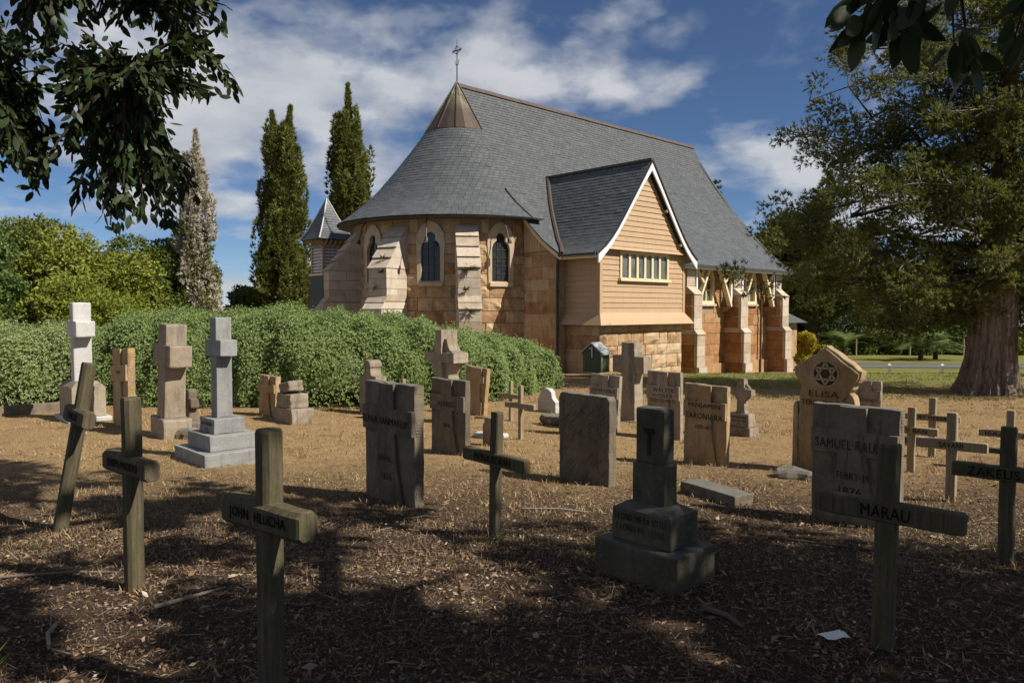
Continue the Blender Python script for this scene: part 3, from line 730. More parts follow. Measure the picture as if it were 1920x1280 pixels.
# --- nave side wall
VW = 5.2
def Ps(a, z, d): return c3(a, VW + d, z)
NW = [9.95, 13.7]
nholes = [(u-0.55, u+0.55, 1.80, 3.6) for u in NW]
sw = wall_sheet('nave_wall', church, M['mortar'], Ps, 0.0, 16.3, -2.2, 3.84, nholes)
coursed(sw, M['red_stone'], Ps, 8.3, 11.5, -1.3, 3.5, 0.47, 0.85, 0.025, 0.018, 1.0, nholes, 0.25)
coursed(sw, M['red_stone'], Ps, 12.0, 15.3, -1.5, 3.5, 0.47, 0.85, 0.025, 0.018, 1.0, nholes, 0.25)
def Pw(a, z, d): return c3(16.3 + d, a, z)
ww = wall_sheet('west_wall', church, M['wall_stone'], Pw, -5.2, 5.2, -2.2, 4.0)
mb = MB(); mb.poly([c3(16.3,-5.2,4.0), c3(16.3,5.2,4.0), c3(16.3,3.1,6.1), c3(16.3,0,10.4), c3(16.3,-3.1,6.1)], [(0,1,2,3,4)])
mb.poly([c3(-0.28,-5.2,4.0), c3(-0.28,-4.0,4.0), c3(-0.28,-4.0,5.0)], [(0,1,2)]); mb.build('gable_wall', M['wall_stone'], church)
mb = MB(); mb.poly([c3(0,-VW,-2.2), c3(16.3,-VW,-2.2), c3(16.3,-VW,3.84), c3(0,-VW,3.84)], [(0,3,2,1)]); mb.poly([c3(-0.28,-5.2,-2.2), c3(-0.28,-4.0,-2.2), c3(-0.28,-4.0,5.0), c3(-0.28,-5.2,4.0)], [(0,3,2,1)]); mb.build('north_wall', M['wall_stone'], church)
mb = MB(); mb.box((8.2, -VW-0.10, -2.2), (15.6, -VW-0.003, -0.82)); mb.build('plinth', M['red_stone'], church)
for u0 in NW:       # timber lancet windows
    w = part('window', church)
    def fr(t, z, d, u0=u0): return c3(u0+t, VW+d, z)
    mb = MB()
    out = [(-0.55,1.84),(0.55,1.84),(0.55,3.0),(0.42,3.35),(0.0,3.62),(-0.42,3.35),(-0.55,3.0)]
    inn = [(-0.40,1.98),(0.40,1.98),(0.40,2.98),(0.30,3.2),(0.0,3.44),(-0.30,3.2),(-0.40,2.98)]
    n = 7; V = [fr(*p, 0.03) for p in out] + [fr(*p, 0.03) for p in inn] + [fr(*p, -0.16) for p in inn] + [fr(*p,-0.05) for p in out]; F = []
    for k in range(n):
        j = (k+1) % n; F += [(k,j,n+j,n+k),(n+k,n+j,2*n+j,2*n+k),(3*n+k,3*n+j,j,k)]
    mb.poly(V, F); mb.build('frame', M['cream'], w)
    for i in (0, 1):
        for j in range(3):
            x0, x1 = (-0.39, -0.03) if i == 0 else (0.03, 0.39); z0 = 2.0 + 0.47*j
            mb = MB(); mb.poly([fr(x0,z0,-0.12), fr(x1,z0,-0.12), fr(x1,z0+0.43,-0.12), fr(x0,z0+0.43,-0.12)], [(0,1,2,3)]); mb.build('pane', M['pane'], w)
    mb = MB(); mb.bar(fr(0,1.98,-0.08), fr(0,3.42,-0.08), 0.06, 0.06); mb.build('mullion', M['cream'], w)
    for z_ in (2.45, 2.92):
        mb = MB(); mb.bar(fr(-0.4,z_,-0.09), fr(0.4,z_,-0.09), 0.04, 0.05); mb.build('glazing_bar', M['cream'], w)
    mb = MB(); mb.bar(fr(-0.6,1.80,0.04), fr(0.6,1.80,0.04), 0.16, 0.09); mb.build('sill', M['pale_stone'], w)
def nave_buttress(u, w=0.6):
    bt = part('buttress', church)
    def blk(name, v1, z0, z1, v1t=None, gr=0.0, mat='red_stone', v0=VW-0.05):
        v1t = v1 if v1t is None else v1t; j = lambda: random.uniform(-0.007, 0.007); g = 0.006; mb = MB()
        mb.hull8([c3(u-gr+j(),v0,z0+g), c3(u+w+gr+j(),v0,z0+g), c3(u+w+gr+j(),v1+j(),z0+g), c3(u-gr+j(),v1+j(),z0+g), c3(u-gr+j(),v0,z1-g), c3(u+w+gr+j(),v0,z1-g), c3(u+w+gr+j(),v1t+j(),z1-g), c3(u-gr+j(),v1t+j(),z1-g)], random.random())
        mb.build(name, M[mat], bt)
    def courses(v1, z0, z1, n):
        for k in range(n):
            za, zb = z0 + (z1-z0)*k/n, z0 + (z1-z0)*(k+1)/n; q = v1 - 0.16
            blk('stone', q, za, zb)                               # the red body
            blk('sunlit_face', v1, za, zb, mat='pale_stone', v0=q+0.004)  # outer face in paler stone, sunlight put into its colour
    courses(6.30, -2.0, -0.80, 3); courses(6.20, -0.80, 0.55, 3)
    blk('weathering_slab', 6.24, 0.55, 0.78, 6.04, 0.02, 'pale_stone')
    courses(6.04, 0.78, 2.22, 3)
    blk('weathering_slab', 6.08, 2.22, 2.58, 5.66, 0.02, 'pale_stone')
    courses(5.68, 2.58, 3.62, 3)
for u in (7.65, 11.4, 15.3): nave_buttress(u)
for u, s in ((11.22, -1), (8.42, 1), (12.18, 1), (15.12, -1)):       # timber braces carrying the eave
    br = part('eave_bracket', church); vv = 5.62
    mb = MB(); mb.bar(c3(u, vv, 1.72), c3(u, vv, 3.42), 0.10, 0.10); mb.build('post', M['white'], br)
    mb = MB(); mb.bar(c3(u+s*0.06, vv, 1.75), c3(u+s*0.95, vv, 3.40), 0.11, 0.20, (0,1,0)); mb.build('brace', M['cream'], br)
    mb = MB(); mb.bar(c3(u+s*0.55, vv, 2.75), c3(u+s*0.05, vv, 3.3), 0.09, 0.11, (0,1,0)); mb.build('strut', M['cream'], br)
    mb = MB(); mb.hull8([c3(u-0.05,VW,1.45), c3(u+0.05,VW,1.45), c3(u+0.05,VW+0.2,1.5), c3(u-0.05,VW+0.2,1.5), c3(u-0.13,VW,1.72), c3(u+0.13,VW,1.72), c3(u+0.13,VW+0.5,1.72), c3(u-0.13,VW+0.5,1.72)]); mb.build('corbel', M['red_stone'], br)
mb = MB(); mb.box((5.0, -5.98, 3.28), (16.55, -5.90, 3.42)); mb.build('fascia', M['white'], church)
mb = MB(); mb.box((5.0, -5.90, 3.36), (16.5, -5.15, 3.40)); mb.build('soffit', M['board'], church)
mb = MB(); mb.box((5.05, -6.08, 3.36), (16.6, -5.985, 3.44)); mb.build('gutter', M['dark_metal'], church)
mb = MB(); mb.tube([c3(14.5,6.02,3.36), c3(14.5,5.6,3.1), c3(14.5,5.34,2.9), c3(14.5,5.34,-1.7)], 0.05, 8); mb.build('downpipe', M['dark_metal'], church)
mb = MB(); mb.tube([c3(-0.40,5.95,3.46), c3(-0.38,5.84,3.3), c3(-0.36,5.80,3.1), c3(-0.36,5.80,-0.7)], 0.052, 8); dp = mb.build('downpipe', M['dark_metal'], church)
for z in (2.2, 0.9, 0.0):
    mb = MB(); mb.tube([c3(-0.36,5.80,z), c3(-0.36,5.80,z+0.06)], 0.068, 8); mb.build('pipe_bracket', M['dark_metal'], dp)
# --- timber annex on a stone base
XA, XB, XF = 0.10, 4.95, 7.30
def Px(a, z, d): return c3(a, XF - 0.04 + d, z)
def Pl(a, z, d): return c3(XA + 0.04 - d, a, z)
xb = wall_sheet('annex_base', church, M['mortar'], Px, XA+0.04, XB-0.04, -1.4, 1.12)
coursed(xb, M['wall_stone'], Px, XA+0.05, XB-0.05, -0.95, 1.10, 0.42, 0.72, 0.08, 0.022, 1.0, (), 0.3, nxz=(4,3))
xl = wall_sheet('annex_side_base', church, M['mortar'], Pl, 5.6, XF-0.04, -1.4, 1.12)
coursed(xl, M['wall_stone'], Pl, 5.74, XF-0.05, -0.62, 1.10, 0.44, 0.70, 0.012, 0.010, 1.0, (), 0.2)
mb = MB(); mb.poly([c3(XB-0.04,XF-0.04,-1.4), c3(XB-0.04,5.2,-1.4), c3(XB-0.04,5.2,3.5), c3(XB-0.04,XF-0.04,3.5)], [(0,1,2,3)]); mb.build('annex_end_wall', M['board'], church)
mb = MB(); mb.box((XA+0.02, -(XF-0.02), 1.1), (XB-0.02, -5.2, 3.5)); mb.poly([c3(XA,XF-0.01,3.5), c3(XB,XF-0.01,3.5), c3(XC,XF-0.01,6.65)], [(0,1,2)]); mb.build('annex_frame', M['board'], church)
def board(u0, u1, z0, z1, vface, parent=church, side=False, bot=0.030, top=0.008, u0t=None, u1t=None, tz=None):
    u0t = u0 if u0t is None else u0t; u1t = u1 if u1t is None else u1t; mb = MB()
    b_, t_ = vface + bot + random.uniform(-0.002, 0.002), vface + top
    if side:   # on the left wall, facing -u; u0,u1 are v values
        P = lambda v, d, z: c3(XA - d, v, z)
        mb.hull8([P(u0,0,z0), P(u1,0,z0), P(u1,bot,z0), P(u0,bot,z0), P(u0,0,z1), P(u1,0,z1), P(u1,top,z1), P(u0,top,z1)], random.random())
    else:
        mb.hull8([c3(u0,vface,z0), c3(u1,vface,z0), c3(u1,b_,z0), c3(u0,b_,z0), c3(u0t,vface,z1), c3(u1t,vface,z1), c3(u1t,t_,z1), c3(u0t,t_,z1)], random.random())
    return mb.build('weatherboard', M['board'], parent)
WZ0, WZ1, WU0, WU1 = 2.60, 3.60, 1.10, 3.92
bh = 0.182; z = 1.47
while z < 3.66:
    z1 = min(z + bh, 3.70)
    if z1 > WZ0 + 0.03 and z < WZ1: segs = [(XA+0.10, WU0-0.02), (WU1+0.02, XB-0.10)]
    else: segs = [(XA+0.10, XB-0.10)]
    for (p, q) in segs: board(p, q, z, z1 - 0.001, XF)
    board(5.75, XF-0.10, z, z1 - 0.001, 0, side=True, bot=0.028)
    z += bh
for u in (XA, XB):
    mb = MB(); mb.box((u-0.05 if u == XA else u-0.09, -(XF+0.038), 1.36), (u+0.09 if u == XA else u+0.05, -(XF-0.09), 3.62)); mb.build('corner_post', M['board'], church)
mb = MB(); mb.box((XA-0.036, -5.74, 1.36), (XA+0.02, -5.62, 3.5)); mb.build('corner_post', M['board'], church)
# flared skirt: three boards kicked out at the foot
for k in range(2):
    za, zb = 1.08 + 0.19*k, 1.08 + 0.19*(k+1) + 0.03
    oa, ob = 0.30 - 0.13*k, 0.30 - 0.13*(k+1) - 0.01
    mb = MB()
    mb.hull8([c3(XA-oa,XF-0.05,za), c3(XB+oa,XF-0.05,za), c3(XB+oa,XF+oa,za), c3(XA-oa,XF+oa,za), c3(XA-ob,XF-0.05,zb), c3(XB+ob,XF-0.05,zb), c3(XB+ob,XF+ob,zb), c3(XA-ob,XF+ob,zb)], random.random()); mb.build('skirt_board', M['board'], church)
    mb = MB()
    mb.hull8([c3(XA,5.62,za), c3(XA,XF-0.06,za), c3(XA-oa,XF-0.06,za), c3(XA-oa,5.62,za), c3(XA,5.62,zb), c3(XA,XF-0.06,zb), c3(XA-ob,XF-0.06,zb), c3(XA-ob,5.62,zb)], random.random()); mb.build('skirt_board', M['board'], church)
# jettied gable boards
GVF = XF + 0.14
def hwz(z): return float(np.interp(z, [p[1] for p in XP][::-1], [p[0] for p in XP][::-1])) - 0.16
z = 3.72; k = 0
while z < 6.30:
    z1 = z + bh
    h0, h1 = max(0.05, hwz(z)-0.06), max(0.03, hwz(z1)-0.06)
    board(XC-h0, XC+h0, z, z1-0.001, GVF, bot=0.032 if k else 0.05, u0t=XC-h1, u1t=XC+h1); z = z1; k += 1
mb = MB(); mb.hull8([c3(XC-2.25,XF,3.62), c3(XC+2.25,XF,3.62), c3(XC+2.25,GVF+0.10,3.60), c3(XC-2.25,GVF+0.10,3.60), c3(XC-2.25,XF,3.74), c3(XC+2.25,XF,3.74), c3(XC+2.2,GVF+0.02,3.74), c3(XC-2.2,GVF+0.02,3.74)]); mb.build('jetty_sill', M['board'], church)
mb = MB(); mb.poly([c3(XC-2.2,GVF-0.01,3.7), c3(XC+2.2,GVF-0.01,3.7), c3(XC+0.02,GVF-0.01,6.35), c3(XC-0.02,GVF-0.01,6.35)], [(0,1,2,3)]); mb.build('gable_backing', M['board'], church)
# six-light window
w = part('window', church)
def fw(u, z, d): return c3(u, XF + d, z)
mb = MB(); mb.box((WU0, -(XF+0.06), WZ1-0.10), (WU1, -(XF-0.1), WZ1)); mb.box((WU0, -(XF+0.06), WZ0+0.09), (WU0+0.10, -(XF-0.1), WZ1-0.102)); mb.box((WU1-0.10, -(XF+0.06), WZ0+0.09), (WU1, -(XF-0.1), WZ1-0.102)); mb.build('frame', M['cream'], w)
mb = MB(); mb.hull8([fw(WU0-0.06,WZ0-0.03,0), fw(WU1+0.06,WZ0-0.03,0), fw(WU1+0.06,WZ0-0.03,0.14), fw(WU0-0.06,WZ0-0.03,0.14), fw(WU0-0.06,WZ0+0.088,0), fw(WU1+0.06,WZ0+0.088,0), fw(WU1+0.06,WZ0+0.05,0.14), fw(WU0-0.06,WZ0+0.05,0.14)]); mb.build('sill', M['cream'], w)
dw = (WU1-WU0-0.2)/6
for k in range(6):
    x0 = WU0 + 0.1 + dw*k
    mb = MB(); mb.poly([fw(x0+0.02,WZ0+0.09,-0.003), fw(x0+dw-0.02,WZ0+0.09,-0.003), fw(x0+dw-0.02,WZ1-0.1,-0.003), fw(x0+0.02,WZ1-0.1,-0.003)], [(0,1,2,3)]); mb.build('pane', M['pane'], w)
    if k: mb = MB(); mb.box((x0-0.055, -(XF+0.05), WZ0+0.09), (x0+0.055, -(XF-0.05), WZ1-0.102)); mb.build('mullion', M['cream'], w)
# bargeboards, soffits, eaves, flashings
for sgn in (-1, 1):
    mb = MB(); pr = XP
    for i, ((d0, z0), (d1, z1)) in enumerate(zip(pr, pr[1:])):
        dep0 = 0.26 if i else 0.34; dep1 = 0.26
        if i == len(pr)-2: dep1 = 0.34
        V0, V1 = XV+0.03, XV+0.085
        mb.hull8([c3(XC+sgn*d0,V0,z0-dep0), c3(XC+sgn*d0,V1,z0-dep0), c3(XC+sgn*d1,V1,z1-dep1), c3(XC+sgn*d1,V0,z1-dep1), c3(XC+sgn*d0,V0,z0+0.01), c3(XC+sgn*d0,V1,z0+0.01), c3(XC+sgn*d1,V1,z1+0.01), c3(XC+sgn*d1,V0,z1+0.01)])
    mb.build('bargeboard', M['white'], church)
    mb = MB()
    for (d0, z0), (d1, z1) in zip(pr, pr[1:]):
        mb.hull8([c3(XC+sgn*d0,XV+0.06,z0-0.02), c3(XC+sgn*d0,XV+0.13,z0-0.02), c3(XC+sgn*d1,XV+0.13,z1-0.02), c3(XC+sgn*d1,XV+0.06,z1-0.02), c3(XC+sgn*d0,XV+0.06,z0+0.035), c3(XC+sgn*d0,XV+0.13,z0+0.035), c3(XC+sgn*d1,XV+0.13,z1+0.035), c3(XC+sgn*d1,XV+0.06,z1+0.035)])
    mb.build('verge_flashing', M['dark_metal'], church)
    for i in (2, 4):
        d_, z_ = pr[i]; mb = MB(); mb.bar(c3(XC+sgn*(d_-0.02), GVF, z_-0.34), c3(XC+sgn*(d_-0.02), XV+0.03, z_-0.34), 0.07, 0.09); mb.build('purlin_end', M['board'], church)
mb = MB(); mb.box((XC-2.93, -(XV-0.02), 3.38), (XC-2.86, -5.95, 3.45)); mb.build('gutter', M['dark_metal'], church)
mb = MB(); mb.box((XC-2.84, -(XV-0.02), 3.28), (XC-2.79, -5.9, 3.375)); mb.build('fascia', M['cream'], church)
mb = MB(); mb.box((XC-2.79, -(XV-0.03), 3.33), (XA-0.001, -5.8, 3.36)); mb.build('soffit', M['board'], church)
mb = MB(); pts = []
for d, z in XP: pts.append(c3(XC - d, nave_v_at(z) + 0.03, z + 0.05))
mb.tube(pts, 0.075, 6); mb.build('valley_flashing', M['brown_metal'], church)
mb = MB(); mb.bar(c3(XC, nave_v_at(6.76)-0.05, 6.79), c3(XC, XV+0.1, 6.79), 0.16, 0.09); mb.build('ridge_capping', M['brown_metal'], church)
# dark flashing on the crease between apse flare and nave roof
mb = MB(); mb.tube([c3(-0.46, v, max(pf(AP, v) if v <= 4.7 else 0, pf(NP, v)) + 0.02) for v in (3.3,3.6,3.9,4.2,4.5,4.69)], 0.028, 6); mb.build('crease_flashing', M['dark_metal'], church)
# --- louvred turret beyond the apse
TU, TV = -2.26, -6.27   # plan position of its centre
tr = part('louvred_turret', church)
def tq(u, v, z): return c3(TU+0.88*u, TV+0.88*v, z)
def frustum(mb, h0, z0, h1, z1):
    for (a, b_) in (((-1,-1),(1,-1)), ((1,-1),(1,1)), ((1,1),(-1,1)), ((-1,1),(-1,-1))):
        mb.poly([tq(a[0]*h0,a[1]*h0,z0), tq(b_[0]*h0,b_[1]*h0,z0), tq(b_[0]*h1,b_[1]*h1,z1), tq(a[0]*h1,a[1]*h1,z1)], [(0,1,2,3)])
mb = MB()
for (h0, z0), (h1, z1) in zip([(0.98,4.62),(0.72,5.0),(0.42,5.55)], [(0.72,5.0),(0.42,5.55),(0.02,6.42)]): frustum(mb, h0, z0, h1, z1)
mb.poly([tq(-0.97,-0.97,4.61), tq(0.97,-0.97,4.61), tq(0.97,0.97,4.61), tq(-0.97,0.97,4.61)], [(0,1,2,3)])
mb.build('roof', M['slate'], tr)
ts = MB(); TPR = [(0.0,6.42),(0.42,5.55),(0.72,5.0),(0.98,4.62)]; pts = samples(TPR, 0.13)
for k in range(len(pts)-1):
    (h0, z0), (h1, z1) = pts[k], pts[k+1]
    if h1 < 0.08: break
    for fx in range(4):
        ca_, sa_ = ((1,0),(0,1),(-1,0),(0,-1))[fx]; t_ = -h0 - (k % 2)*0.1
        while t_ < h0:
            a_, b2 = max(t_, -h0) + 0.004, min(t_ + 0.2, h0) - 0.004; t_ += 0.2
            if b2 - a_ < 0.03: continue
            q1 = [(ca_*h1 - sa_*a_*h1/h0, sa_*h1 + ca_*a_*h1/h0, z1), (ca_*h1 - sa_*b2*h1/h0, sa_*h1 + ca_*b2*h1/h0, z1), (ca_*(h0+0.018) - sa_*b2, sa_*(h0+0.018) + ca_*b2, z0+0.012), (ca_*(h0+0.018) - sa_*a_, sa_*(h0+0.018) + ca_*a_, z0+0.012)]
            top = [tq(x_, y_, z_+0.006) for x_, y_, z_ in q1]; bot = [tq(x_, y_, z_-0.006) for x_, y_, z_ in q1]
            ts.poly(top + bot, SF, random.random())
ts.build('turret_slates', M['slate'], tr, 'stuff')
mb = MB()
for (h0, z0), (h1, z1) in zip([(1.05,0.4),(0.86,1.1),(0.66,2.0)], [(0.86,1.1),(0.66,2.0),(0.60,3.1)]): frustum(mb, h0, z0, h1, z1)
mb.build('slate_skirt', M['slate'], tr)
mb = MB(); frustum(mb, 0.47, 3.1, 0.47, 4.62); mb.build('inner_wall', M['board'], tr)
mb = MB(); frustum(mb, 0.66, 3.06, 0.66, 3.16); mb.build('base_rail', M['cream'], tr)
for a in (-1, 1):
    for b_ in (-1, 1): mb = MB(); mb.bar(tq(a*0.53,b_*0.53,3.1), tq(a*0.53,b_*0.53,4.62), 0.11, 0.11); mb.build('post', M['board'], tr)
for f_ in range(2):         # the two faces turned to the churchyard
    for col in range(3):
        for k in range(9):
            z = 3.22 + 0.135*k; x0 = -0.46 + 0.31*col; x1 = x0 + 0.28; mb = MB()
            if f_ == 0: mb.hull8([tq(-0.48,x0,z+0.08), tq(-0.48,x1,z+0.08), tq(-0.57,x1,z), tq(-0.57,x0,z), tq(-0.48,x0,z+0.10), tq(-0.48,x1,z+0.10), tq(-0.57,x1,z+0.02), tq(-0.57,x0,z+0.02)])
            else: mb.hull8([tq(x0,0.48,z+0.08), tq(x1,0.48,z+0.08), tq(x1,0.57,z), tq(x0,0.57,z), tq(x0,0.48,z+0.10), tq(x1,0.48,z+0.10), tq(x1,0.57,z+0.02), tq(x0,0.57,z+0.02)])
            mb.build('louvre', M['white'], tr)
    for k in range(5):
        x = -0.5 + 0.25*k; mb = MB()
        if f_ == 0: mb.bar(tq(-0.55,x,4.28), tq(-0.90,x,4.6), 0.05, 0.05)
        else: mb.bar(tq(x,0.55,4.28), tq(x,0.90,4.6), 0.05, 0.05)
        mb.build('eave_strut', M['board'], tr)
for a in (-1, 1):
    for b_ in (-1, 1):
        mb = MB(); mb.tube([tq(a*h, b_*h, z+0.02) for h, z in [(0.98,4.62),(0.72,5.0),(0.42,5.55),(0.02,6.42)]], 0.03, 6); mb.build('hip_flashing', M['galv'], tr)
# --- low west porch past the nave
pc = part('west_porch', church)
mb = MB(); mb.box((16.32, -4.6, -2.4), (19.8, -1.5, 0.92)); mb.build('wall', M['wall_stone'], pc)
mb = MB(); mb.hull8([c3(16.4,5.0,0.9), c3(20.2,5.0,0.9), c3(20.2,1.0,0.9), c3(16.4,1.0,0.9), c3(16.4,3.2,2.1), c3(18.6,3.2,2.1), c3(18.6,2.8,2.1), c3(16.4,2.8,2.1)]); mb.build('roof', M['slate'], pc)
sheet('dirt_bed', [((c[0], c[1]), (d[0], d[1])) for c, d in [((9.6,30.1),(8.6,31.9)), ((11.4,31.9),(10.4,33.8)), ((13.2,33.8),(12.2,35.7)), ((15.0,35.7),(14.0,37.6))]], M['dirt'], 0.015, 8)

# ================================================================== graves
def outline(poly, step=0.07, jit=0.004):
    out = []
    for (a, b_) in zip(poly, poly[1:] + poly[:1]):
        L = math.hypot(b_[0]-a[0], b_[1]-a[1]); n = max(1, int(round(L/step)))
        for k in range(n):
            t_ = k/n; out.append((a[0]+(b_[0]-a[0])*t_ + random.uniform(-jit, jit), a[1]+(b_[1]-a[1])*t_ + random.uniform(-jit, jit)))
    return out
def slab(name, poly, y0, y1, mat, parent, jit=0.004, bev=0.010, step=0.07, ridged=False):
    """outline in the xz plane, from y0 (front) to y1 (back), with worn uneven arrises"""
    pts = outline(poly, step, jit); bm = bmesh.new()
    vs_ = [bm.verts.new((x, y0, z)) for x, z in pts]; f = bm.faces.new(vs_)
    ext = bmesh.ops.extrude_face_region(bm, geom=[f])
    for v_ in [g for g in ext['geom'] if isinstance(g, bmesh.types.BMVert)]: v_.co.y = y1 + random.uniform(-jit, jit)
    bmesh.ops.recalc_face_normals(bm, faces=bm.faces)
    if bev:
        ed = [e for e in bm.edges if len(e.link_faces) == 2 and max(len(e.link_faces[0].verts), len(e.link_faces[1].verts)) > 5 and abs(e.link_faces[0].normal.dot(e.link_faces[1].normal)) < 0.6]
        try: bmesh.ops.bevel(bm, geom=ed, offset=bev, segments=2, profile=0.5, affect='EDGES', clamp_overlap=True)
        except Exception: pass
    bmesh.ops.triangulate(bm, faces=[f_ for f_ in bm.faces if len(f_.verts) > 4])
    me = bpy.data.meshes.new(name); bm.to_mesh(me); bm.free()
    return link(name, me, mat, parent)
def block(name, x0, x1, y0, y1, z0, z1, mat, parent, bev=0.012, jit=0.004, top_in=0.0, cuts=1):
    """a cut block with worn edges; top_in draws the top in for a chamfered weathering"""
    bm = bmesh.new()
    P = [(x0,y0,z0),(x1,y0,z0),(x1,y1,z0),(x0,y1,z0),(x0+top_in,y0+top_in,z1),(x1-top_in,y0+top_in,z1),(x1-top_in,y1-top_in,z1),(x0+top_in,y1-top_in,z1)]
    v_ = [bm.verts.new(p) for p in P]
    for f in [(0,3,2,1),(4,5,6,7),(0,1,5,4),(1,2,6,5),(2,3,7,6),(3,0,4,7)]: bm.faces.new([v_[i] for i in f])
    if bev: bmesh.ops.bevel(bm, geom=list(bm.edges), offset=bev, segments=2, profile=0.5, affect='EDGES', clamp_overlap=True)
    bmesh.ops.subdivide_edges(bm, edges=[e for e in bm.edges if e.calc_length() > 0.12], cuts=2, use_grid_fill=True)
    for q in bm.verts:
        n = mnoise.noise_vector(q.co * 9.0 + Vector((x0*3, z0*5, y0*7))); q.co += n * jit * 1.6
    me = bpy.data.meshes.new(name); bm.to_mesh(me); bm.free()
    return link(name, me, mat, parent)
YAW = -46.4
def at(x, y, off=0.0, yaw=YAW, sink=0.04):
    a = R(yaw); return (x + off*math.cos(a), y + off*math.sin(a), gh(x, y) - sink)
GR = []
def grave(name, label, cat, x, y, off=0.0, yaw=YAW, lean=0.0, tilt=0.0, group=None, sink=0.04):
    """lean: tips sideways, tilt: tips backwards (radians)"""
    GR.append(at(x, y, off, yaw) + (yaw,))
    return thing(name, label, cat, at(x, y, off, yaw, sink), R(yaw), group, rx=-tilt, ry=lean)

# --- wooden crosses
def wood_cross(label, x, y, h, pw, pd, arm, ah, az, text, tw, th, mat='cross_wood', yaw=YAW, lean=0.0, tilt=0.0, ch=0.012, off=0.0, armoff=0.0, ltr='cut_wood', armtilt=0.0):
    g = grave('wooden_cross', label, 'wooden cross', x, y, off, yaw, lean, tilt, 'wooden grave crosses', 0.12)
    h += 0.12; az += 0.12
    def chamfered(name, L0, L1, wx, wy, axis, c_, par, taper=0.0, y_off=0.0):
        mb = MB(); sec = [(-wx/2+c_,-wy/2),(wx/2-c_,-wy/2),(wx/2,-wy/2+c_),(wx/2,wy/2-c_),(wx/2-c_,wy/2),(-wx/2+c_,wy/2),(-wx/2,wy/2-c_),(-wx/2,-wy/2+c_)]
        n = 8; rings = []
        stops = [L0, L0 + 0.012] + [L0 + (L1-L0)*k/6 for k in range(1, 6)] + [L1 - 0.014, L1]
        for i, s in enumerate(stops):
            k = 0.90 if i in (0, len(stops)-1) else 1.0
            jx, jy = random.uniform(-0.0022, 0.0022), random.uniform(-0.0022, 0.0022)
            ring = []
            for (p, q) in sec:
                p, q = p*k + jx + random.uniform(-0.001, 0.001), q*k + jy + y_off
                ring.append((p, q, s) if axis == 'z' else (s, q, p))
            rings.append(ring)
        V = [p for r_ in rings for p in r_]; F = []
        for i in range(len(rings)-1):
            for k in range(n): F.append((i*n+k, i*n+(k+1)%n, (i+1)*n+(k+1)%n, (i+1)*n+k))
        F += [tuple(range(n))[::-1], tuple(range((len(rings)-1)*n, len(rings)*n))]
        mb.poly(V, F, random.random()); me = mb.mesh(name)
        bm = bmesh.new(); bm.from_mesh(me); bmesh.ops.recalc_face_normals(bm, faces=bm.faces); bm.to_mesh(me); bm.free()
        return link(name, me, M[mat], par)
    chamfered('post', 0.0, h, pw, pd, 'z', ch, g)
    a_ = chamfered('cross_arm', -arm/2 + armoff, arm/2 + armoff, ah, pd*0.98, 'x', ch, g, y_off=-0.012)
    a_.location = (0, 0, az); a_.rotation_euler = (0, armtilt, 0)
    if text: text_on(a_, text, armoff, -pd*0.49 - 0.0170, 0.0, tw, th, M[ltr])
    return g
wood_cross('wooden cross tilted to one side beside the white marble cross', -3.87, 6.28, 1.44, 0.105, 0.105, 0.56, 0.145, 0.98, 'THALLEI', 0.26, 0.055, lean=R(2.5), tilt=R(9.5), ch=0.022, yaw=-45, armoff=0.02)
wood_cross('mossy wooden cross in front of the stepped marble cross', -2.42, 4.72, 1.24, 0.098, 0.105, 0.62, 0.125, 0.81, 'JOSEPH·MADEVO', 0.44, 0.062, yaw=-40, ch=0.020)
wood_cross('nearest dark wooden cross, cut off by the bottom edge', -1.03, 3.14, 1.20, 0.092, 0.10, 0.56, 0.125, 0.83, 'JOHN  HLUCHA', 0.40, 0.058, yaw=-38, ch=0.020)
wood_cross('slim wooden cross alone on shaded grass before two headstones', -0.14, 5.97, 1.01, 0.085, 0.075, 0.72, 0.105, 0.63, 'MONA ROBAN', 0.42, 0.060, yaw=-46, lean=R(1.5), ch=0.008)
wood_cross('front one of two small crosses before the hedge', 0.14, 11.76, 0.86, 0.066, 0.07, 0.64, 0.085, 0.54, None, 0, 0, mat='grey_wood', yaw=-45, ch=0.006)
wood_cross('rear one of two small crosses before the hedge', -0.02, 13.88, 0.75, 0.066, 0.07, 0.58, 0.080, 0.47, None, 0, 0, mat='grey_wood', yaw=-46, ch=0.006)
wood_cross('large dark wooden cross in front of the grey headstone', 1.91, 3.78, 1.06, 0.100, 0.075, 0.70, 0.105, 0.715, 'MARAU', 0.23, 0.062, yaw=-42, ch=0.008, lean=R(0.8))
wood_cross('dark wooden cross cut off by the right-hand edge', 3.49, 5.21, 0.98, 0.094, 0.075, 0.68, 0.100, 0.65, 'ZAKEUS WE', 0.48, 0.064, mat='cross_wood', yaw=-42, ch=0.006)
wood_cross('middle-sized wooden cross with one short name on grey arm', 4.38, 7.38, 0.89, 0.088, 0.075, 0.62, 0.095, 0.57, 'SAVANI', 0.21, 0.055, mat='grey_wood', yaw=-44, ch=0.006)
wood_cross('sunlit wooden cross standing just behind the grey headstone', 4.90, 9.10, 0.80, 0.085, 0.07, 0.58, 0.090, 0.52, 'KIRY BAN', 0.36, 0.050, mat='grey_wood', yaw=-41, ch=0.006)
wood_cross('farthest of the four sunlit wooden crosses on dry grass', 5.69, 10.05, 0.80, 0.085, 0.07, 0.66, 0.085, 0.53, 'BERT MEREBO', 0.47, 0.048, mat='grey_wood', yaw=-41, ch=0.006)
wood_cross('sunlit wooden cross half hidden behind the dark edge cross', 6.16, 9.17, 0.72, 0.085, 0.07, 0.66, 0.085, 0.42, 'ISAAC   AN', 0.52, 0.050, mat='grey_wood', yaw=-41, ch=0.006)
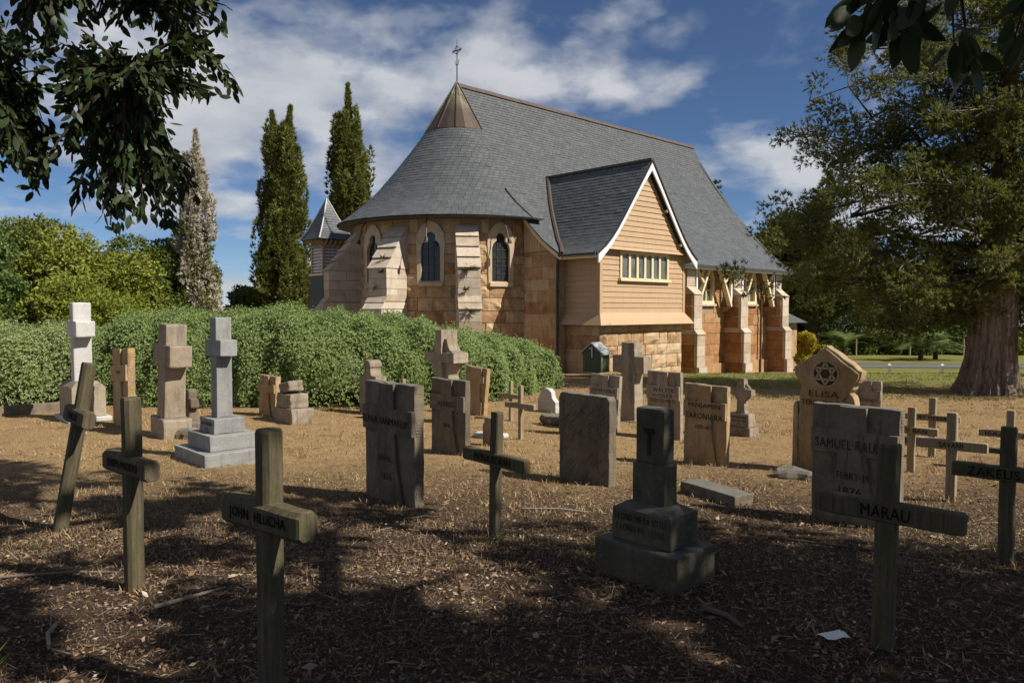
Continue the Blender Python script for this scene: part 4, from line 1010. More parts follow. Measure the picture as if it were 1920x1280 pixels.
wood_cross('short wooden cross showing only above the carved headstone', -2.16, 14.78, 0.70, 0.085, 0.08, 0.42, 0.085, 0.42, None, 0, 0, mat='grey_wood', yaw=-46, ch=0.006)

# --- headstones with a cross in relief
def relief_stone(label, x, y, off, w, h, t, mat, texts=(), yaw=YAW, lean=0.0, tilt=0.0, foot=0.34, top=0.16, arm=(0.60, 0.80), flare=True, ridge=True, ltr='cut', chips=()):
    g = grave('headstone', label, 'headstone', x, y, off, yaw, lean, tilt, 'headstones with a raised cross')
    h += 0.04; d = 0.035; W = w/2
    P = [(-W,0),(W,0),(W,h),(-W,h)]
    if chips: P = [(-W,0),(W,0)] + list(chips) + [(-W,h)]
    slab('slab', P, d, t, M[mat], g, 0.005, 0.012, 0.08)
    a0, a1 = arm[0]*h, arm[1]*h; e = W - 0.004
    cr = [(-foot*w, 0.0), (foot*w, 0.0)]
    lower = [(foot*w*0.86, 0.12*h), (top*w*1.25, 0.36*h), (top*w*1.05, a0)] if flare else [(top*w, a0)]
    cr += lower + [(e, a0), (e, a1), (top*w, a1), (top*w*0.94, h-0.006), (-top*w*0.94, h-0.006), (-top*w, a1), (-e, a1), (-e, a0)] + [(-x_, z_) for x_, z_ in reversed(lower)]
    slab('raised_cross', cr, 0.0, d + 0.004, M[mat], g, 0.003, 0.008, 0.08)
    if ridge:       # tooled edge: fine combed grooves on the side
        mb = MB(); k = 0; z_ = 0.05
        while z_ < h - 0.03:
            mb.box((W - 0.004, d + 0.012 + random.uniform(0, 0.02), z_), (W + random.uniform(0.0005, 0.003), t - 0.012 - random.uniform(0, 0.02), z_ + random.uniform(0.007, 0.014))); z_ += random.uniform(0.018, 0.030)
        mb.build('tooled_edge', M[mat], g)
    for (s, tx, tz, tw, th) in texts: text_on(g, s, tx, -0.0045, tz, tw, th, M[ltr])
    return g
relief_stone('large dark headstone with raised cross behind the leftmost crosses', -1.26, 7.40, 0.0, 0.92, 1.19, 0.15, 'grave_dark',
             [('ELAISA·BANMANUP', -0.02, 0.85, 0.84, 0.075), ('JAN·25.', -0.02, 0.47, 0.26, 0.07), ('1870.', 0.02, 0.30, 0.20, 0.065)], yaw=-49)
relief_stone('dark weathered headstone below the flared stone cross', -0.89, 10.35, -0.05, 0.76, 1.04, 0.13, 'grave_dark',
             [('ALFRED', 0.0, 0.74, 0.36, 0.07), ('1874.', 0.02, 0.44, 0.16, 0.06)], ltr='cut')
relief_stone('tan headstone with raised cross before the green box', 1.55, 12.72, -0.03, 0.62, 0.96, 0.12, 'grave_brown',
             [('JOHN KEBLE', 0.0, 0.72, 0.52, 0.07), ('MARAU.', 0.0, 0.61, 0.36, 0.06)], ltr='cut_soft', tilt=R(2), lean=R(1.5))
relief_stone('tall tan headstone with raised cross beside the large cross', 2.47, 11.99, -0.05, 0.64, 1.09, 0.12, 'grave_brown',
             [('WALTER', 0.02, 0.83, 0.40, 0.07), ('WOSER', 0.0, 0.74, 0.40, 0.06), ('HONOWEE', 0.0, 0.66, 0.46, 0.06)], ltr='cut_soft', tilt=R(-1))
relief_stone('brown stained headstone before the small pale cross', 2.47, 9.46, -0.045, 0.62, 1.02, 0.12, 'grave_ochre',
             [('BENJAMIN', 0.0, 0.79, 0.46, 0.07), ('TARONIARA', 0.0, 0.66, 0.54, 0.075), ('DIED 1871', 0.0, 0.52, 0.24, 0.045)], ltr='cut', lean=R(0.8))
relief_stone('wide grey headstone with raised cross behind the dark cross', 2.97, 6.41, -0.03, 0.76, 1.03, 0.14, 'grave_dark',
             [('SAMUEL·RAUMA', 0.0, 0.73, 0.66, 0.085), ('FEBRY·19.', 0.02, 0.46, 0.30, 0.065), ('1876.', 0.0, 0.33, 0.22, 0.065)], yaw=-49)
relief_stone('small white-edged headstone behind the gabled stone', 6.25, 13.02, -0.03, 0.44, 0.80, 0.10, 'grave_brown',
             [('TAKATAKA', 0.0, 0.50, 0.32, 0.06)], ltr='cut')
relief_stone('narrow ochre headstone leaning beside the white marble cross', -6.81, 12.84, 0.01, 0.86, 1.34, 0.16, 'grave_ochre',
             [('KEN', 0.05, 0.98, 0.20, 0.06)], lean=R(-4), tilt=R(1.5), ltr='cut_soft')
relief_stone('small ochre stone with raised cross against the hedge', -4.70, 14.17, -0.03, 0.68, 0.77, 0.14, 'grave_ochre', [], tilt=R(2), ridge=False)

# slanted stone with fretted top behind the dark headstone
g = grave('headstone', 'leaning stone with notched corners behind a flared cross', 'headstone', -0.79, 14.62, 0.0, -46, R(4), R(2))
slab('slab', [(-0.30,0),(0.30,0),(0.31,0.98),(-0.31,0.98)], 0.03, 0.13, M['grave_ochre'], g)
slab('raised_panel', [(-0.27,0.0),(0.24,0.0),(0.25,0.30),(0.18,0.36),(0.16,0.66),(0.26,0.70),(0.26,0.82),(0.18,0.82),(0.18,0.97),(-0.14,0.97),(-0.14,0.86),(-0.26,0.86)], 0.0, 0.034, M['grave_ochre'], g, 0.003, 0.007)
# low stone beside it
g = grave('headstone', 'low rough footstone at the foot of dark headstone', 'footstone', -0.42, 11.25, 0.1, -46)
slab('slab', [(-0.14,0),(0.14,0),(0.14,0.36),(0.10,0.38),(0.10,0.46),(-0.10,0.46),(-0.10,0.38),(-0.14,0.36)], 0.0, 0.12, M['grave_brown'], g)
# flat white slab
g = grave('fallen_slab', 'white weathered slab lying flat on the dry grass', 'slab', -0.35, 12.20, 0.0, -20)
block('slab', -0.28, 0.28, -0.12, 0.12, 0.0, 0.10, M['white_marble'], g, 0.03, 0.012)
# shouldered stone behind the carved headstone
g = grave('headstone', 'shouldered stone with rounded knob against the hedge', 'headstone', -2.69, 14.55, -0.25, -46)
slab('slab', [(-0.30,0),(0.30,0),(0.30,0.72),(0.29,0.80),(0.13,0.82),(0.10,0.92),(0.10,1.02),(0.06,1.08),(0,1.10),(-0.06,1.08),(-0.10,1.02),(-0.10,0.92),(-0.13,0.82),(-0.30,0.78)], 0.0, 0.26, M['grave_brown'], g, 0.005, 0.015)
slab('cap', [(-0.12,0.985),(0.12,0.985),(0.11,1.05),(0.065,1.105),(0,1.125),(-0.065,1.105),(-0.11,1.05)], -0.012, 0.272, M['grave_brown'], g, 0.002, 0.008, 0.05)
# flared cross
g = grave('stone_cross', 'weathered stone cross with curved flaring below its arms', 'stone cross', -1.15, 13.34, -0.26, -46)
slab('shaft', [(-0.20,0),(0.20,0),(0.19,0.75),(0.20,0.92),(0.27,1.08),(0.34,1.16),(-0.34,1.16),(-0.27,1.08),(-0.20,0.92),(-0.19,0.75)], 0.06, 0.30, M['grave_brown'], g, 0.004, 0.012, 0.06)
slab('cross_arm', [(-0.42,1.16),(0.42,1.16),(0.42,1.34),(-0.42,1.34)], 0.0, 0.34, M['grave_brown'], g, 0.005, 0.012)
slab('cross_head', [(-0.34,1.335),(0.34,1.335),(0.26,1.38),(0.20,1.46),(0.17,1.58),(-0.17,1.58),(-0.20,1.46),(-0.26,1.38)], 0.05, 0.30, M['grave_brown'], g, 0.004, 0.012, 0.05)
slab('raised_cross', [(-0.09,0.5),(0.09,0.5),(0.09,1.745),(-0.09,1.745)], -0.015, 0.36, M['grave_brown'], g, 0.004, 0.010)
mb = MB(); mb.tube([(0.0,-0.016,1.25),(0.0,-0.028,1.25)], [0.065,0.05], 14); mb.build('boss', M['grave_brown'], g)
# white shouldered stone and the rough stone before it
g = grave('headstone', 'small white stepped headstone at the end of hedge', 'headstone', 0.74, 15.19, -0.05, -46)
slab('slab', [(-0.25,0),(0.25,0),(0.25,0.26),(0.20,0.30),(0.15,0.36),(0.13,0.46),(0.05,0.52),(-0.05,0.53),(-0.13,0.50),(-0.19,0.40),(-0.25,0.30)], 0.0, 0.13, M['white_marble'], g, 0.004, 0.012)
g = grave('fallen_stone', 'rounded broken stone lying before the small white headstone', 'stone', 0.75, 13.47, 0.0, -30)
block('stone', -0.24, 0.24, -0.12, 0.12, 0.0, 0.22, M['grave_dark'], g, 0.07, 0.03)
# large plain cross
g = grave('stone_cross', 'tall plain sandstone cross in front of the annex base', 'stone cross', 2.20, 13.81, -0.07, -46)
slab('cross', [(-0.17,0),(0.17,0),(0.155,0.94),(0.36,0.95),(0.36,1.26),(0.155,1.26),(0.15,1.51),(-0.15,1.51),(-0.155,1.26),(-0.36,1.26),(-0.36,0.95),(-0.155,0.94)], 0.0, 0.26, M['grave_brown'], g, 0.005, 0.012)
block('base', -0.25, 0.25, -0.08, 0.34, -0.02, 0.06, M['grave_brown'], g, 0.01)
# blank tooled headstone
g = grave('headstone', 'plain dark headstone with diagonal tool marks, no lettering', 'headstone', 0.83, 8.37, -0.045, -48)
slab('slab', [(-0.38,0),(0.38,0),(0.38,1.0),(0.34,1.04),(-0.35,1.05),(-0.38,1.02)], 0.012, 0.14, M['grave_dark'], g, 0.006, 0.014)
mb = MB()
for k in range(75):
    x0 = random.uniform(-0.34, 0.30); z0 = random.uniform(0.06, 0.95); L_ = random.uniform(0.05, 0.14)
    x1, z1 = min(0.36, x0 + L_*0.72), min(1.0, z0 + L_*0.69); mb.bar((x0, 0.013, z0), (x1, 0.013, z1), 0.012, 0.012)
mb.build('tool_marks', M['grave_dark'], g, 'stuff')
mb = MB(); z_ = 0.06
while z_ < 0.98: mb.box((0.374, 0.03, z_), (0.379 + random.uniform(0, 0.004), 0.122, z_ + random.uniform(0.008, 0.015))); z_ += random.uniform(0.020, 0.034)
mb.build('tooled_edge', M['grave_dark'], g)
# small pale cross on a two-step base
g = grave('stone_cross', 'small pale ringed cross on a lettered two-step base', 'stone cross', 3.80, 12.20, -0.02, -50)
block('plinth', -0.24, 0.24, -0.15, 0.15, 0.0, 0.19, M['grave_brown'], g, 0.012, top_in=0.02)
block('pedestal', -0.19, 0.19, -0.11, 0.11, 0.19, 0.41, M['grave_brown'], g, 0.012, top_in=0.02)
slab('cross', [(-0.10,0.405),(0.10,0.405),(0.075,0.46),(0.065,0.62),(0.12,0.68),(0.20,0.70),(0.20,0.80),(0.11,0.81),(0.065,0.84),(0.06,0.98),(-0.06,0.98),(-0.065,0.84),(-0.11,0.81),(-0.20,0.80),(-0.20,0.70),(-0.12,0.68),(-0.065,0.62),(-0.075,0.46)], -0.06, 0.06, M['grave_brown'], g, 0.003, 0.008, 0.05)
mb = MB(); mb.tube([(0.145*math.cos(R(q)), 0, 0.75 + 0.145*math.sin(R(q))) for q in range(0, 361, 20)], 0.022, 6, False); mb.build('ring', M['grave_brown'], g)
text_on(g, 'BARTHOLOMEW', 0, -0.105, 0.345, 0.28, 0.035, M['cut']); text_on(g, 'LOVED BROTHER', 0, -0.108, 0.29, 0.28, 0.03, M['cut']); text_on(g, 'A.D.', 0, -0.109, 0.24, 0.08, 0.03, M['cut'])
# broken pillar on two-step base
g = grave('pillar_monument', 'dark square pillar with carved cross on stepped base', 'monument', 0.945, 4.93, 0.0, -46)
block('plinth', -0.33, 0.33, -0.22, 0.24, -0.03, 0.28, M['grave_mossy'], g, 0.018, 0.006)
block('pedestal', -0.235, 0.235, -0.15, 0.17, 0.28, 0.50, M['grave_mossy'], g, 0.012, 0.004)
block('pedestal_top', -0.225, 0.225, -0.14, 0.16, 0.498, 0.535, M['grave_mossy'], g, 0.004, 0.003, top_in=0.07)
block('shaft_foot', -0.128, 0.128, -0.065, 0.085, 0.53, 0.80, M['grave_mossy'], g, 0.008, 0.003)
block('shaft', -0.115, 0.115, -0.055, 0.075, 0.795, 1.17, M['grave_mossy'], g, 0.022, 0.003)
slab('carved_cross_shade', [(-0.015,0.86),(0.015,0.86),(0.015,1.00),(0.042,1.003),(0.042,1.035),(-0.042,1.035),(-0.042,1.003),(-0.015,1.00)], -0.062, -0.052, M['cut_faint'], g, 0.002, 0.003)  # raised dark cross, painted as the shade of a carved hollow
text_on(g, 'I LORD ME LA IOTU', 0, -0.155, 0.445, 0.40, 0.044, M['cut_faint']); text_on(g, 'I LORD ME LEPAS', 0, -0.155, 0.375, 0.38, 0.044, M['cut_faint'])
# lying slab
g = grave('fallen_slab', 'grey kerb slab lying on the grass behind the pillar', 'slab', 1.97, 7.45, 0.0, -60)
block('slab', -0.38, 0.38, -0.02, 0.24, -0.02, 0.16, M['grave_dark'], g, 0.015, 0.006)
# gabled headstone
g = grave('headstone', 'gabled ochre headstone with carved star in a circle', 'headstone', 3.77, 8.90, -0.02, -47)
slab('slab', [(-0.345,0),(0.345,0),(0.335,0.86),(0.335,0.95),(0.29,1.03),(0.33,1.10),(0.40,1.20),(0.41,1.28),(0.0,1.57),(-0.41,1.30),(-0.40,1.21),(-0.34,1.12),(-0.31,1.04),(-0.335,0.92)], 0.025, 0.17, M['grave_ochre'], g, 0.009, 0.014, 0.05)
slab('broken_face', [(-0.335,0.0),(0.10,0.0),(0.06,0.70),(0.20,0.78),(0.30,0.88),(0.20,0.94),(0.28,1.02),(0.31,1.08),(0.38,1.19),(0.385,1.26),(0.0,1.53),(-0.385,1.28),(-0.375,1.21),(-0.32,1.12),(-0.295,1.04),(-0.325,0.92)], 0.0, 0.03, M['grave_ochre'], g, 0.009, 0.010, 0.05)
mb = MB(); mb.tube([(0.155*math.cos(R(q)), -0.004, 1.24 + 0.155*math.sin(R(q))) for q in range(0, 361, 15)], 0.014, 6, False); mb.build('ring', M['grave_ochre'], g)
mb = MB(); mb.tube([(0,-0.001,1.24),(0,-0.006,1.24)], [0.142,0.142], 24); mb.build('recess_shade', M['cut'], g)  # dark disc painted as shade in the sunk circle
for q0 in (90, 270):
    mb = MB(); tp = [(0.135*math.cos(R(q0+120*k)), -0.010, 1.24 + 0.135*math.sin(R(q0+120*k))) for k in range(4)]
    for a, b_ in zip(tp, tp[1:]): mb.bar(a, b_, 0.012, 0.026, (0,0,1) if abs(a[2]-b_[2]) < 0.05 else (1,0,0))
    mb.build('star_triangle', M['grave_ochre'], g)
slab('buttress_strip', [(-0.42,0.0),(-0.345,0.0),(-0.35,0.83),(-0.365,0.87),(-0.395,0.87),(-0.41,0.83)], 0.02, 0.15, M['grave_ochre'], g, 0.004, 0.010)
text_on(g, 'ELISA', -0.02, -0.006, 0.995, 0.36, 0.075, M['cut']); text_on(g, 'TERIKLENNE', -0.06, -0.006, 0.885, 0.46, 0.06, M['cut'])
g = grave('boulder', 'low dark rock at the foot of the gabled headstone', 'rock', 3.28, 8.56, 0.0, -30)
block('rock', -0.24, 0.22, -0.13, 0.15, -0.05, 0.13, M['grave_dark'], g, 0.05, 0.035)
# white marble cross on pedestal
g = grave('marble_cross', 'white marble cross on a square grey pedestal', 'marble cross', -8.0, 13.85, 0.0, -46.4)
block('footing', -0.52, 0.52, -0.36, 0.36, -0.02, 0.12, M['white_marble'], g, 0.02)
block('pedestal', -0.44, 0.44, -0.28, 0.28, 0.12, 0.66, M['grave_brown'], g, 0.012)
block('pedestal_top', -0.44, 0.44, -0.28, 0.28, 0.655, 0.76, M['grave_brown'], g, 0.012, top_in=0.10)
block('shaft', -0.105, 0.105, -0.155, 0.155, 0.74, 2.20, M['white_marble'], g, 0.02)
block('cross_arm', -0.32, 0.32, -0.162, 0.162, 1.57, 1.86, M['white_marble'], g, 0.02)
# large leaning sandstone cross
g = grave('stone_cross', 'heavy brown sandstone cross leaning near the left hedge', 'stone cross', -5.45, 11.85, 0.0, -46.4, R(3.0), R(1.0))
block('base', -0.30, 0.30, -0.22, 0.22, -0.03, 0.36, M['grave_brown'], g, 0.03, 0.010)
block('shaft', -0.17, 0.17, -0.165, 0.165, 0.35, 1.84, M['grave_brown'], g, 0.025, 0.006)
block('cross_arm', -0.38, 0.38, -0.175, 0.175, 1.18, 1.52, M['grave_brown'], g, 0.025, 0.006)
# small dark cross
g = grave('stone_cross', 'tiny blackened stone cross behind the stepped base', 'stone cross', -5.50, 12.75, 0.0, -46.4)
block('base', -0.20, 0.20, -0.14, 0.14, -0.03, 0.16, M['grave_dark'], g, 0.04, 0.012)
block('shaft', -0.075, 0.075, -0.075, 0.075, 0.15, 0.70, M['grave_dark'], g, 0.03, 0.008)
block('cross_arm', -0.17, 0.17, -0.08, 0.08, 0.38, 0.55, M['grave_dark'], g, 0.03, 0.008)
g = grave('boulder', 'dark rounded rock behind the stepped marble base', 'rock', -5.15, 11.7, 0.0, -20)
block('rock', -0.20, 0.20, -0.14, 0.14, -0.05, 0.20, M['grave_dark'], g, 0.08, 0.03)
# grey marble cross on three steps
g = grave('marble_cross', 'grey marble cross on three wide marble steps', 'marble cross', -3.84, 9.84, 0.0, -46.4)
block('step', -0.52, 0.52, -0.44, 0.44, -0.02, 0.22, M['marble'], g, 0.010)
block('step', -0.37, 0.37, -0.315, 0.315, 0.22, 0.42, M['marble'], g, 0.010)
block('pedestal', -0.24, 0.24, -0.205, 0.205, 0.42, 0.61, M['marble'], g, 0.010)
block('shaft', -0.09, 0.09, -0.105, 0.105, 0.61, 1.92, M['marble'], g, 0.008)
block('cross_arm', -0.25, 0.25, -0.112, 0.112, 1.42, 1.63, M['marble'], g, 0.008)
for i in (0, 1): text_on(g, ('LOVED BROTHER', 'A.D.')[i], 0, -0.2085, 0.54 - 0.07*i, (0.34, 0.12)[i], 0.045, M['cut_soft'])
# pile of broken stones
g = grave('broken_stone', 'top block of the toppled stone pile by the hedge', 'stone', -4.02, 13.55, 0.0, -46, group='toppled stone pile'); g.location.z += 0.56; g.rotation_euler[1] = R(-14)
block('stone', -0.20, 0.20, -0.14, 0.16, 0.0, 0.20, M['grave_brown'], g, 0.03, 0.02)
g = grave('broken_stone', 'middle block of the toppled stone pile by the hedge', 'stone', -4.0, 13.5, 0.0, -44, group='toppled stone pile'); g.location.z += 0.30
block('stone', -0.27, 0.24, -0.16, 0.20, 0.0, 0.265, M['grave_brown'], g, 0.025, 0.015)
g = grave('broken_stone', 'bottom block of the toppled stone pile by the hedge', 'stone', -3.95, 13.45, 0.0, -46, group='toppled stone pile')
block('stone', -0.34, 0.30, -0.20, 0.24, -0.04, 0.31, M['grave_brown'], g, 0.025, 0.012)
# low dark stone left of the tan headstone
g = grave('headstone', 'low dark stone peeping out behind the blank headstone', 'headstone', 0.98, 12.3, 0.0, -46)
slab('slab', [(-0.28,0),(0.28,0),(0.28,0.66),(-0.28,0.66)], 0.0, 0.12, M['grave_dark'], g); text_on(g, 'TOF', -0.1, -0.003, 0.60, 0.2, 0.05, M['cut'])
# block with jar at the right edge
g = grave('grave_block', 'ochre stone block at the right-hand edge of the graves', 'stone block', 6.35, 8.75, 0.0, -42)
block('block', -0.16, 0.3, -0.14, 0.16, -0.02, 0.30, M['grave_ochre'], g, 0.012)
block('slab_top', -0.19, 0.33, -0.17, 0.19, 0.30, 0.36, M['white_marble'], g, 0.01)
# green gabled box
g = grave('green_box', 'dark green gabled wooden box standing before the church', 'box', 2.52, 23.5, 0.0, -46)
for k in range(5):
    x0 = -0.37 + 0.148*k; mb = MB(); zt = lambda x: 1.10 - abs(x)*0.72
    mb.hull8([(x0+0.003,0,0.20), (x0+0.145,0,0.20), (x0+0.145,0.03,0.20), (x0+0.003,0.03,0.20), (x0+0.003,0,zt(x0+0.003)), (x0+0.145,0,zt(x0+0.145)), (x0+0.145,0.03,zt(x0+0.145)), (x0+0.003,0.03,zt(x0+0.003))], random.random()); mb.build('board', M['green_paint'], g)
mb = MB(); mb.box((-0.37,0.032,0.20), (0.37,0.40,0.80)); mb.poly([(-0.37,0.035,0.80),(0.37,0.035,0.80),(0,0.035,1.08)], [(0,1,2)]); mb.build('body', M['green_paint'], g)
mb = MB(); mb.box((0.36,-0.01,0.20), (0.40,0.03,0.80)); mb.build('corner_trim', M['green_edge'], g)
for s in (-1, 1):
    mb = MB(); mb.hull8([(0,-0.05,1.10), (s*0.48,-0.05,0.76), (s*0.48,0.44,0.76), (0,0.44,1.10), (0,-0.05,1.14), (s*0.48,-0.05,0.80), (s*0.48,0.44,0.80), (0,0.44,1.14)]); mb.build('roof_board', M['galv'], g)
mb = MB(); mb.bar((0.02,-0.02,0.66), (0.02,-0.02,0.97), 0.03, 0.03); mb.bar((0.02,-0.02,0.97), (-0.10,-0.02,0.95), 0.03, 0.03); mb.build('bracket', M['white'], g)
mb = MB(); mb.bar((0,0.15,-0.1), (0,0.15,0.2), 0.12, 0.12); mb.build('post', M['green_paint'], g)
# low kerb at the left edge, timber edging at the right
for i, (x0, y0, x1, y1, lb) in enumerate([(-10.6,13.6,-9.95,14.45,'left stone of the low grave kerb by the hedge'), (-9.9,14.5,-9.2,15.25,'right stone of the low grave kerb by the hedge')]):
    g = thing('grave_kerb', lb, 'kerb', (x0, y0, gh(x0, y0)), math.atan2(y1-y0, x1-x0), 'low grave kerb'); L_ = math.hypot(x1-x0, y1-y0)
    block('kerb_stone', 0, L_, -0.08, 0.08, -0.05, 0.20, M['grave_dark'], g, 0.015, 0.008)
g = thing('timber_edging', 'dark timber beam lying on grass behind the sunlit crosses', 'timber', (5.85, 11.3, gh(5.85, 11.3)), math.atan2(-1.15, 0.95))
block('beam', 0, 1.55, -0.05, 0.05, -0.01, 0.12, M['dark_wood'], g, 0.008, 0.004)
# low white rail beside the drive
for i in range(6):
    x0, y0 = 15.2 + 1.9*i, 34.6 - 0.85*i
    g = thing('rail_post', 'stubby white post of the low roadside rail, number %s from church' % ('one','two','three','four','five','six')[i], 'post', (x0, y0, gz(y0)), R(-24), 'posts of the low white rail')
    mb = MB(); mb.box((-0.06,-0.06,-0.1), (0.06,0.06,0.40)); mb.build('post', M['white'], g)
    mb = MB(); mb.hull8([(-0.08,-0.08,0.40),(0.08,-0.08,0.40),(0.08,0.08,0.40),(-0.08,0.08,0.40),(-0.02,-0.02,0.46),(0.02,-0.02,0.46),(0.02,0.02,0.46),(-0.02,0.02,0.46)]); mb.build('post_cap', M['white'], g)
x0, y0, x1, y1 = 15.0, 34.7, 25.2, 30.1
g = thing('roadside_rail', 'long low white rail beside the drive', 'rail', (0, 0, 0))
mb = MB(); mb.bar((x0, y0-0.08, gz(y0)+0.30), (x1, y1-0.08, gz(y1)+0.30), 0.06, 0.12); mb.build('rail', M['white'], g)

# ================================================================== foliage machinery
def frames(d, roll):
    """rotation matrices whose z axis is d"""
    d = d / np.linalg.norm(d, axis=1, keepdims=True)
    ref = np.where(np.abs(d[:, 2:3]) < 0.95, np.array([[0, 0, 1.0]]), np.array([[1.0, 0, 0]]))
    x = np.cross(ref, d); x /= np.linalg.norm(x, axis=1, keepdims=True); y = np.cross(d, x)
    c, s = np.cos(roll)[:, None], np.sin(roll)[:, None]
    return np.stack([x*c + y*s, -x*s + y*c, d], 2)
def scatter(tv, tf, pos, dirs, scale, roll=None, tip=None, rnd=None):
    n = len(pos); roll = rng.uniform(0, 6.283, n) if roll is None else roll
    Rm = frames(np.asarray(dirs, float), roll)
    V = np.einsum('nij,kj->nki', Rm, tv) * np.asarray(scale).reshape(-1, 1, 1) + np.asarray(pos)[:, None, :]
    F = [(np.asarray(f)[None] + (np.arange(n) * len(tv))[:, None, None]).reshape(-1, np.asarray(f).shape[1]) for f in tf]
    r = rng.random(n) if rnd is None else rnd
    at_ = {'rnd': np.repeat(r, len(tv))}
    if tip is not None: at_['tip'] = np.tile(tip, n)
    return V.reshape(-1, 3), F, at_
def merge(parts):
    V = []; F = {}; A = {}; b = 0
    for v, f, a in parts:
        V.append(v)
        for q in f: F.setdefault(q.shape[1], []).append(q + b)
        for k, x in a.items(): A.setdefault(k, []).append(x)
        b += len(v)
    return np.concatenate(V), [np.concatenate(x) for x in F.values()], {k: np.concatenate(x) for k, x in A.items()}
def foliage(name, mat, parent, parts, kind=None):
    v, f, a = merge(parts); return link(name, mesh_np(name, v, f, a), mat, parent, kind)
def rosette(n=7, L=1.0, w=0.36, tilt=0.8, lift=0.0):
    """n blades fanning out round z, pale at the middle"""
    V = []; F = []; T = []
    for k in range(n):
        a = 2*math.pi*(k + random.uniform(-0.2, 0.2))/n; ti = tilt*random.uniform(0.6, 1.25); l = L*random.uniform(0.75, 1.1)
        dx, dy = math.cos(a), math.sin(a); px, py = -dy*w/2, dx*w/2
        r1, z1 = math.sin(ti)*l*0.55, math.cos(ti)*l*0.55; r2, z2 = math.sin(min(1.5, ti*1.25))*l, math.cos(min(1.5, ti*1.25))*l
        b = len(V)
        V += [(dx*r1*0.45+px, dy*r1*0.45+py, z1*0.45), (dx*r2, dy*r2, z2), (dx*r1*0.45-px, dy*r1*0.45-py, z1*0.45)]
        F.append((b, b+1, b+2)); T += [0.3, 1.0, 0.3]
    return np.array(V), [np.array(F)], np.array(T)
def spray(n=6, L=1.0, w=0.16, spread=0.7):
    """a conifer spray: narrow slivers fanning from one point"""
    V = []; F = []
    for k in range(n):
        a = 2*math.pi*random.random(); ti = spread*random.uniform(0.1, 1.0); l = L*random.uniform(0.6, 1.0)
        d = np.array([math.sin(ti)*math.cos(a), math.sin(ti)*math.sin(a), math.cos(ti)]); q = np.cross(d, [random.uniform(-1,1), random.uniform(-1,1), 0.3]); q = q/np.linalg.norm(q)*w/2
        b = len(V); V += [d*l*0.15 + q, d*l, d*l*0.2 - q]; F.append((b, b+1, b+2))
    return np.array(V), [np.array(F)], None
def clump(n=7, L=1.0, w=0.42):
    """broad leaves pointing every way"""
    V = []; F = []
    for k in range(n):
        d = np.array([random.gauss(0,1), random.gauss(0,1), random.gauss(0.25,0.8)]); d /= np.linalg.norm(d); q = np.cross(d, [random.gauss(0,1), random.gauss(0,1), random.gauss(0,1)]); q = q/np.linalg.norm(q)*w/2
        o = np.array([random.uniform(-.35,.35), random.uniform(-.35,.35), random.uniform(-.35,.35)])*L; l = L*random.uniform(0.55, 0.95); b = len(V)
        V += [o + d*l*0.12 + q, o + d*l, o + d*l*0.2 - q]; F.append((b, b+1, b+2))
    return np.array(V), [np.array(F)], None
def shell(n, c, r, inner=0.55, up=0.0):
    """points in the outer part of an ellipsoid and outward directions"""
    d = rng.normal(size=(n, 3)); d /= np.linalg.norm(d, axis=1, keepdims=True); k = rng.uniform(inner, 1.0, (n, 1)) ** 0.6
    p = np.asarray(c) + d * np.asarray(r) * k; dd = d / np.asarray(r); dd /= np.linalg.norm(dd, axis=1, keepdims=True)
    dd[:, 2] += up; dd += rng.normal(0, 0.35, dd.shape); return p, dd
def limb(mb, a, b_, r0, r1, wob=0.15, n=6, k=5):
    a, b_ = Vector(a), Vector(b_); L = (b_-a).length; pts = []; rr = []
    for i in range(k+1):
        t_ = i/k; o = Vector((random.gauss(0,1), random.gauss(0,1), random.gauss(0,0.6))) * wob * L * 0.12 * (0 if i in (0, k) else 1)
        pts.append(a.lerp(b_, t_) + o + Vector((0, 0, math.sin(t_*math.pi)*L*0.05))); rr.append(r0 + (r1-r0)*t_)
    mb.tube(pts, rr, n); return pts

